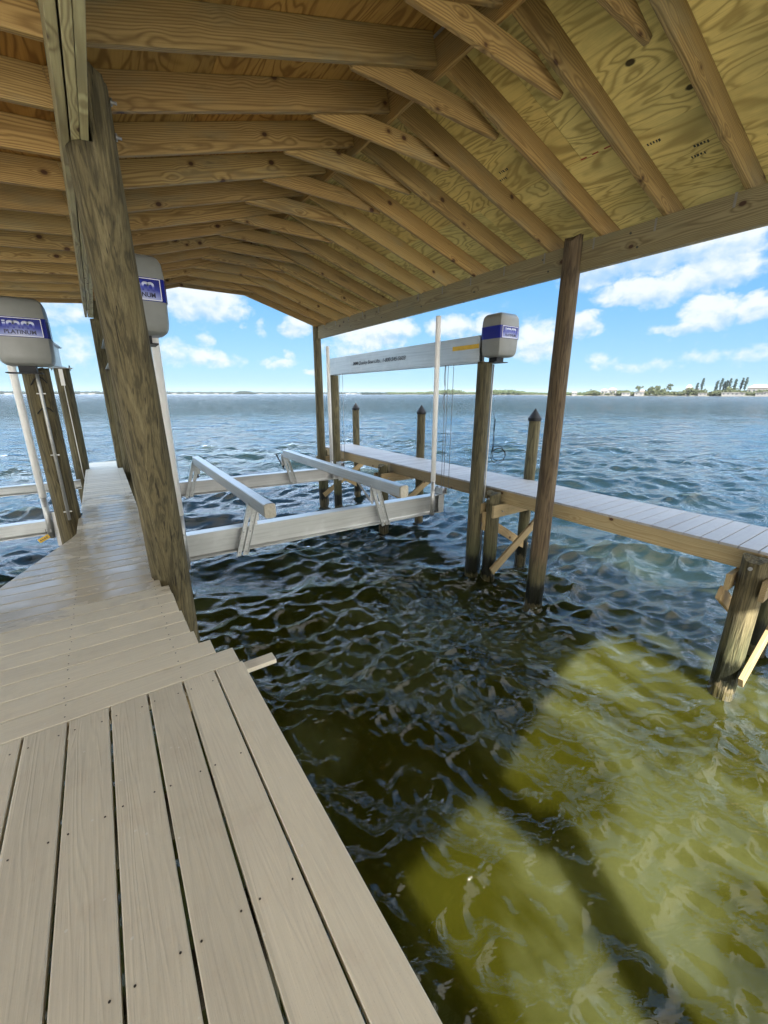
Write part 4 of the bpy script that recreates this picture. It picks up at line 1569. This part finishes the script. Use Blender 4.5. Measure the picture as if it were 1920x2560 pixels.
# ------------------------------------------------------------------ far shore
def P_at(az_deg, dist, z=WATER):
    a = math.radians(az_deg)
    return Vector((math.sin(a) * dist, math.cos(a) * dist, z))


def clump(bm_, c, rx, rz, rnd_, n=14, leaf=0.9):
    """a crown of many small leaf clumps filling an uneven ellipsoid"""
    for _ in range(n):
        u = Vector((rnd_.gauss(0, 1), rnd_.gauss(0, 1), rnd_.gauss(0, 1))).normalized() * (rnd_.random() ** 0.45)
        p_ = Vector(c) + Vector((u.x * rx, u.y * rx, u.z * rz))
        s = leaf * rnd_.uniform(.5, 1.2)
        a = Vector((rnd_.gauss(0, 1), rnd_.gauss(0, 1), rnd_.gauss(0, .6))).normalized()
        b = a.orthogonal().normalized()
        c3 = a.cross(b)
        vs = [bm_.verts.new(p_ + (a * math.cos(k * 2.0944) + b * math.sin(k * 2.0944)) * s) for k in range(3)]
        vt = bm_.verts.new(p_ + c3 * s * .9)
        bm_.faces.new(vs)
        for k in range(3):
            bm_.faces.new((vs[k], vs[(k + 1) % 3], vt))


def shore_land(name, az0, az1, d0, depth, h=0.9):
    b_ = bmesh.new()
    n = max(6, int((az1 - az0) * 3))
    rn = random.Random(int(az0 * 10) + 500)
    rows = []
    for i in range(n + 1):
        a_ = az0 + (az1 - az0) * i / n
        e = min(1.0, min(i, n - i) / 2.0 + .02)
        j = rn.uniform(-.02, .02) * d0
        rows.append([b_.verts.new(P_at(a_, d0 + j, WATER - 0.4)), b_.verts.new(P_at(a_, d0 + j + depth * .06, WATER + h * e)),
                     b_.verts.new(P_at(a_, d0 + depth * e + j, WATER + h * 1.6 * e)), b_.verts.new(P_at(a_, d0 + depth * 1.1 * e + j + 5, WATER - 0.4))])
    for A, B in zip(rows, rows[1:]):
        for k in range(3):
            b_.faces.new((A[k], A[k + 1], B[k + 1], B[k]))
    return finish(link(name, b_, M['sand']), kind='structure')


shore_land('shore', 55, 90, 590, 220)
shore_land('shore', 47.5, 60, 900, 200)
shore_land('shore', 31, 50, 1250, 250)
shore_land('shore', -30, 32, 2300, 500)


def woods(name, az0, az1, d, depth, hfun, n, mat, seed, leaf, rx, label, lo=0.15):
    rn = random.Random(seed)
    b_ = bmesh.new()
    for i in range(n):
        a_ = rn.uniform(az0, az1)
        dd_ = d + rn.random() ** 1.5 * depth
        hh = hfun(a_, rn)
        c = P_at(a_, dd_, WATER + 1 + hh * 0.52)
        clump(b_, c, rx * rn.uniform(.7, 1.3), hh * 0.5, rn, n=16, leaf=leaf)
    o_ = link(name, b_, mat)
    return finish(o_, label, 'woods', kind='stuff')


def h_right(a_, rn):
    base = 5.0 + 2.2 * math.sin(a_ * 1.9) + 1.3 * math.sin(a_ * 5.3 + 1)
    if a_ < 64.5:
        base *= .75
    return max(2.5, base * rn.uniform(.7, 1.25))


woods('shoreline_woods', 60.0, 89, 600, 90, h_right, 900, M['leaf'], 1, 1.3, 5.0, 'broken belt of green trees and bushes along the near right shore')
woods('shoreline_woods', 57.0, 64, 610, 70, lambda a_, rn: 3.6 * rn.uniform(.6, 1.2), 170, M['leaf_y'], 2, 1.1, 4.5, 'low pale green scrub where the right shore tapers off')
woods('shoreline_woods', 47.9, 52.5, 915, 60, lambda a_, rn: (9.5 if a_ < 51.5 else 7) * rn.uniform(.6, 1.15), 260, M['leaf_y'], 3, 1.6, 4.5, 'bright green mangrove point seen right of the lift pile')
woods('shoreline_woods', 52.0, 57.5, 930, 60, lambda a_, rn: (6.2 - (a_ - 52) * .75) * rn.uniform(.6, 1.1), 200, M['leaf_y'], 4, 1.5, 5.0, 'low green bank sloping down between mangrove point and right post')
woods('shoreline_woods', 34.5, 45.0, 1260, 90, lambda a_, rn: (5.5 + 7 * math.exp(-((a_ - 43.2) / 2.4) ** 2)) * rn.uniform(.6, 1.2), 420, M['leaf_y'], 5, 2.2, 7, 'green wooded island behind the right top beam and guide pipe')
woods('shoreline_woods', 44.5, 49.0, 1280, 90, lambda a_, rn: 6.5 * rn.uniform(.6, 1.1), 180, M['leaf_y'], 6, 2.2, 7, 'low green strip between the guide pipe and the lift pile')
woods('shoreline_woods', 31.3, 34.8, 1240, 60, lambda a_, rn: 5.2 * rn.uniform(.7, 1.1), 130, M['leaf_d'], 7, 2.0, 6, 'small dark wooded spit at the left tip of the island')
woods('shoreline_woods', 14.9, 17.3, 1900, 60, lambda a_, rn: 12.5 * max(.45, 1 - ((a_ - 16.1) / 1.5) ** 2) * rn.uniform(.8, 1.1), 160, M['leaf_d'], 8, 3.0, 9, 'dark rounded mangrove islet alone on the horizon')
woods('shoreline_woods', 7.4, 14.8, 2350, 120, lambda a_, rn: 9 * rn.uniform(.6, 1.15), 240, M['leaf_d'], 9, 4.0, 12, 'thin far tree line behind the row of white houses')
woods('shoreline_woods', 17.3, 31.5, 2380, 120, lambda a_, rn: 7.5 * rn.uniform(.5, 1.3), 330, M['leaf_d'], 10, 4.0, 12, 'faint low tree line under the open sky left of the far post')
woods('shoreline_woods', -24, 7.4, 2350, 120, lambda a_, rn: 10 * rn.uniform(.6, 1.3), 620, M['leaf_d'], 12, 4.0, 12, 'faint far tree line seen through the left slip')


def tall_pine(az_deg, dist, h_, lean, label, wide=1.0):
    rn = random.Random(int(az_deg * 100))
    base = P_at(az_deg, dist, WATER + 1.0)
    o_ = empty('pine_tree', base, label, 'tree', 'tall slim pines on the right shore')
    right = Vector((math.cos(math.radians(az_deg)), -math.sin(math.radians(az_deg)), 0))
    tip = base + right * lean + Vector((0, 0, h_))
    b_ = bmesh.new()
    tube(b_, [tuple(base), tuple((base + tip) / 2), tuple(tip)], [0.35, 0.22, 0.05], n=6)
    link('trunk', b_, M['bark'], o_)
    b_ = bmesh.new()
    for i in range(46):
        f = 0.36 + 0.64 * i / 45
        c = base.lerp(tip, f)
        w_ = wide * (1.75 * math.sin(math.pi * min(1, (f - .30) / .74)) ** .8 + .25)
        clump(b_, c + Vector((rn.uniform(-.4, .4), rn.uniform(-.4, .4), 0)), w_ * .75, 0.9, rn, n=5, leaf=0.75)
    link('crown', b_, M['leaf_d'], o_)


# azimuths from the gaps along the shore
def azp(px):       # azimuth of a photo column at the horizon
    return math.degrees(math.atan((px - 960) / 1058.2)) + 34.35


PINES = [(1738, 13.5, .7, 'shorter slim pine left of the tallest lone pine'), (1750, 18.5, .8, 'lone tall leaning pine, leftmost of the tall pines on the right shore'),
         (1785, 15.5, 1.4, 'broad pine at the left end of the pine row'), (1796, 18.0, 1.3, 'tall pointed pine second in the pine row'),
         (1805, 14.5, .6, 'short round-topped pine third in the pine row'), (1811, 15.8, .5, 'thin pine right of the short one in the row'),
         (1817, 17.8, 1.2, 'leaning tall pine fourth from the right end of the row'), (1831, 17.5, 1.0, 'pine standing just before the gap in the row'),
         (1847, 18.2, 1.2, 'slim leaning pine alone in the gap near the right end'), (1857, 18.4, 1.0, 'tallest dense pine at the right end of the pine row')]
for px, hh, ln, lb in PINES:
    tall_pine(azp(px), 612 + (px % 7), hh, ln, lb, wide=0.8 if hh < 15 else 1.0)
for px, hh, lb in ((1596, 10.5, 'rounded broad tree rising left of the white villa'), (1625, 10.0, 'bushy broad tree above the low white boathouse'), (1640, 10.5, 'twin-topped broad tree in the middle of the right shore'),
                   (1668, 12.5, 'largest spreading tree on the right shore')):
    rn = random.Random(px)
    base = P_at(azp(px), 606, WATER + 1)
    o_ = empty('broad_tree', base, lb, 'tree', 'rounded trees on the right shore')
    b_ = bmesh.new()
    tube(b_, [tuple(base), tuple(base + Vector((0.3, 0, hh * .6)))], [0.4, 0.2], n=6)
    link('trunk', b_, M['bark'], o_)
    b_ = bmesh.new()
    for k in range(9):
        c = base + Vector((rn.uniform(-3.2, 3.2), rn.uniform(-3, 3), hh * rn.uniform(.55, .95)))
        clump(b_, c, 1.9, 1.4, rn, n=20, leaf=0.8)
    link('crown', b_, M['leaf'], o_)


def house_at(px, dist, wd, ht, label, roof='flat', group='white houses along the shore', base_z=1.0):
    a_ = azp(px)
    base = P_at(a_, dist, WATER + base_z)
    o_ = empty('shore_house', base, label, 'house', group, rz=-math.radians(a_))
    mw = Matrix.Translation(base) @ Matrix.Rotation(-math.radians(a_), 4, 'Z')
    b_ = bmesh.new()
    box(b_, (-wd / 2, 0, -2), (wd / 2, 7, ht))
    link('wall', b_, M['house'], o_, mw)
    b_ = bmesh.new()
    if roof == 'flat':
        box(b_, (-wd / 2 - .4, -.6, ht + .003), (wd / 2 + .4, 7.4, ht + .4))
    else:
        v = [b_.verts.new(q) for q in ((-wd / 2 - .5, -.6, ht), (wd / 2 + .5, -.6, ht), (wd / 2 + .5, 7.6, ht), (-wd / 2 - .5, 7.6, ht), (-wd / 4, 3.5, ht + ht * .45), (wd / 4, 3.5, ht + ht * .45))]
        for q in ((0, 1, 5, 4), (1, 2, 5), (2, 3, 4, 5), (3, 0, 4), (3, 2, 1, 0)):
            b_.faces.new([v[i] for i in q])
    link('roof', b_, M['house'] if roof == 'flat' else M['roof_pale'], o_, mw)
    if dist < 800:
        n = max(2, int(wd / 3.5))
        for i in range(n):
            b_ = bmesh.new()
            x0 = -wd / 2 + (i + .5) * wd / n
            box(b_, (x0 - .7, -0.05, ht * .35), (x0 + .7, -0.003, ht * .75))
            link('window', b_, M['window'], o_, mw)


for px, dist, wd, ht, rf, lb, bz in (
        (1565, 594, 9, 2.6, 'flat', 'low white building at the water left of the white villa', 1),
        (1597, 594, 9, 2.8, 'flat', 'low white boathouse under the round-topped tree', 1), (1604, 596, 5, 4.5, 'hip', 'taller white block behind the low white boathouse', 1),
        (1510, 600, 8, 4.5, 'hip', 'white villa with tiled roof nearest the brown post', 2.0), (1530, 600, 9, 5.2, 'hip', 'largest white villa among trees left of centre on the right shore', 2.2),
        (1436, 600, 6, 3.0, 'hip', 'small pale house just right of the brown post', 1), (1720, 630, 6, 8.4, 'hip', 'pale house on rising ground below the lone tall pine', 1),
        (1740, 625, 5, 7.4, 'flat', 'pale upper storey right of the short slim pine', 1), (1757, 594, 8, 2.2, 'flat', 'long low white dock house right of the lone pine', 1),
        (1826, 594, 15, 2.8, 'flat', 'long white building at the water below the pine row', 1), (1848, 594, 10, 2.4, 'flat', 'low white boat shed right of the long white building', 1),
        (1895, 640, 20, 8.2, 'hip', 'big white house with pitched roof at the right edge of the photo', 1), (1917, 594, 6, 3.4, 'flat', 'white building cut by the right edge of the photo', 1),
        (1900, 594, 7, 2.4, 'flat', 'small white shed below the big white house', 1)):
    house_at(px, dist, wd, ht, lb, rf, base_z=bz)
FAR = ((436, 30, 4.2, 'far white building nearest the guide pipe behind the big post'), (462, 20, 3.4, 'second tiny white building right of the left guide pipe'),
       (492, 38, 4.6, 'widest white building in the row left of the islet'), (512, 16, 3.6, 'tiny white block just right of the widest far building'),
       (541, 30, 3.8, 'white building midway between left guide pipe and islet'), (562, 18, 3.2, 'small white building second to the left of the islet'),
       (581, 22, 4.0, 'white building touching the left side of the dark islet'), (652, 34, 3.6, 'low white building just right of the dark islet'),
       (700, 20, 3.0, 'speck of white building in the middle of the open bay'), (725, 16, 2.8, 'speck of white building nearest the far roof post'))
for px, wd, ht, lb in FAR:
    house_at(px, 2290, wd * .7, ht * .8, lb, 'flat', 'far white buildings on the horizon')
for px, wd, ht, lb in ((869, 30, 5.0, 'far white building just right of the far lift pile'), (884, 44, 4.0, 'wider far white building left of the dark spit'), (902, 20, 3.6, 'small far white building touching the dark spit')):
    house_at(px, 2290, wd * .7, ht * .8, lb, 'flat', 'far white buildings on the horizon')
for px, wd, ht, lb in ((20, 34, 4.4, 'far white building at the left edge of the photo'), (206, 24, 3.8, 'far white building right of the left lift piles'), (229, 36, 4.6, 'far white building close to the dark far left post')):
    house_at(px, 2290, wd * .7, ht * .8, lb, 'flat', 'far white buildings on the horizon')

# ------------------------------------------------------------------ air over the bay
b_ = bmesh.new()
box(b_, (-4200, -60, WATER - 7.5), (4200, 4200, 45))
hz = link('haze', b_, M['haze'])
hz['kind'] = 'stuff'
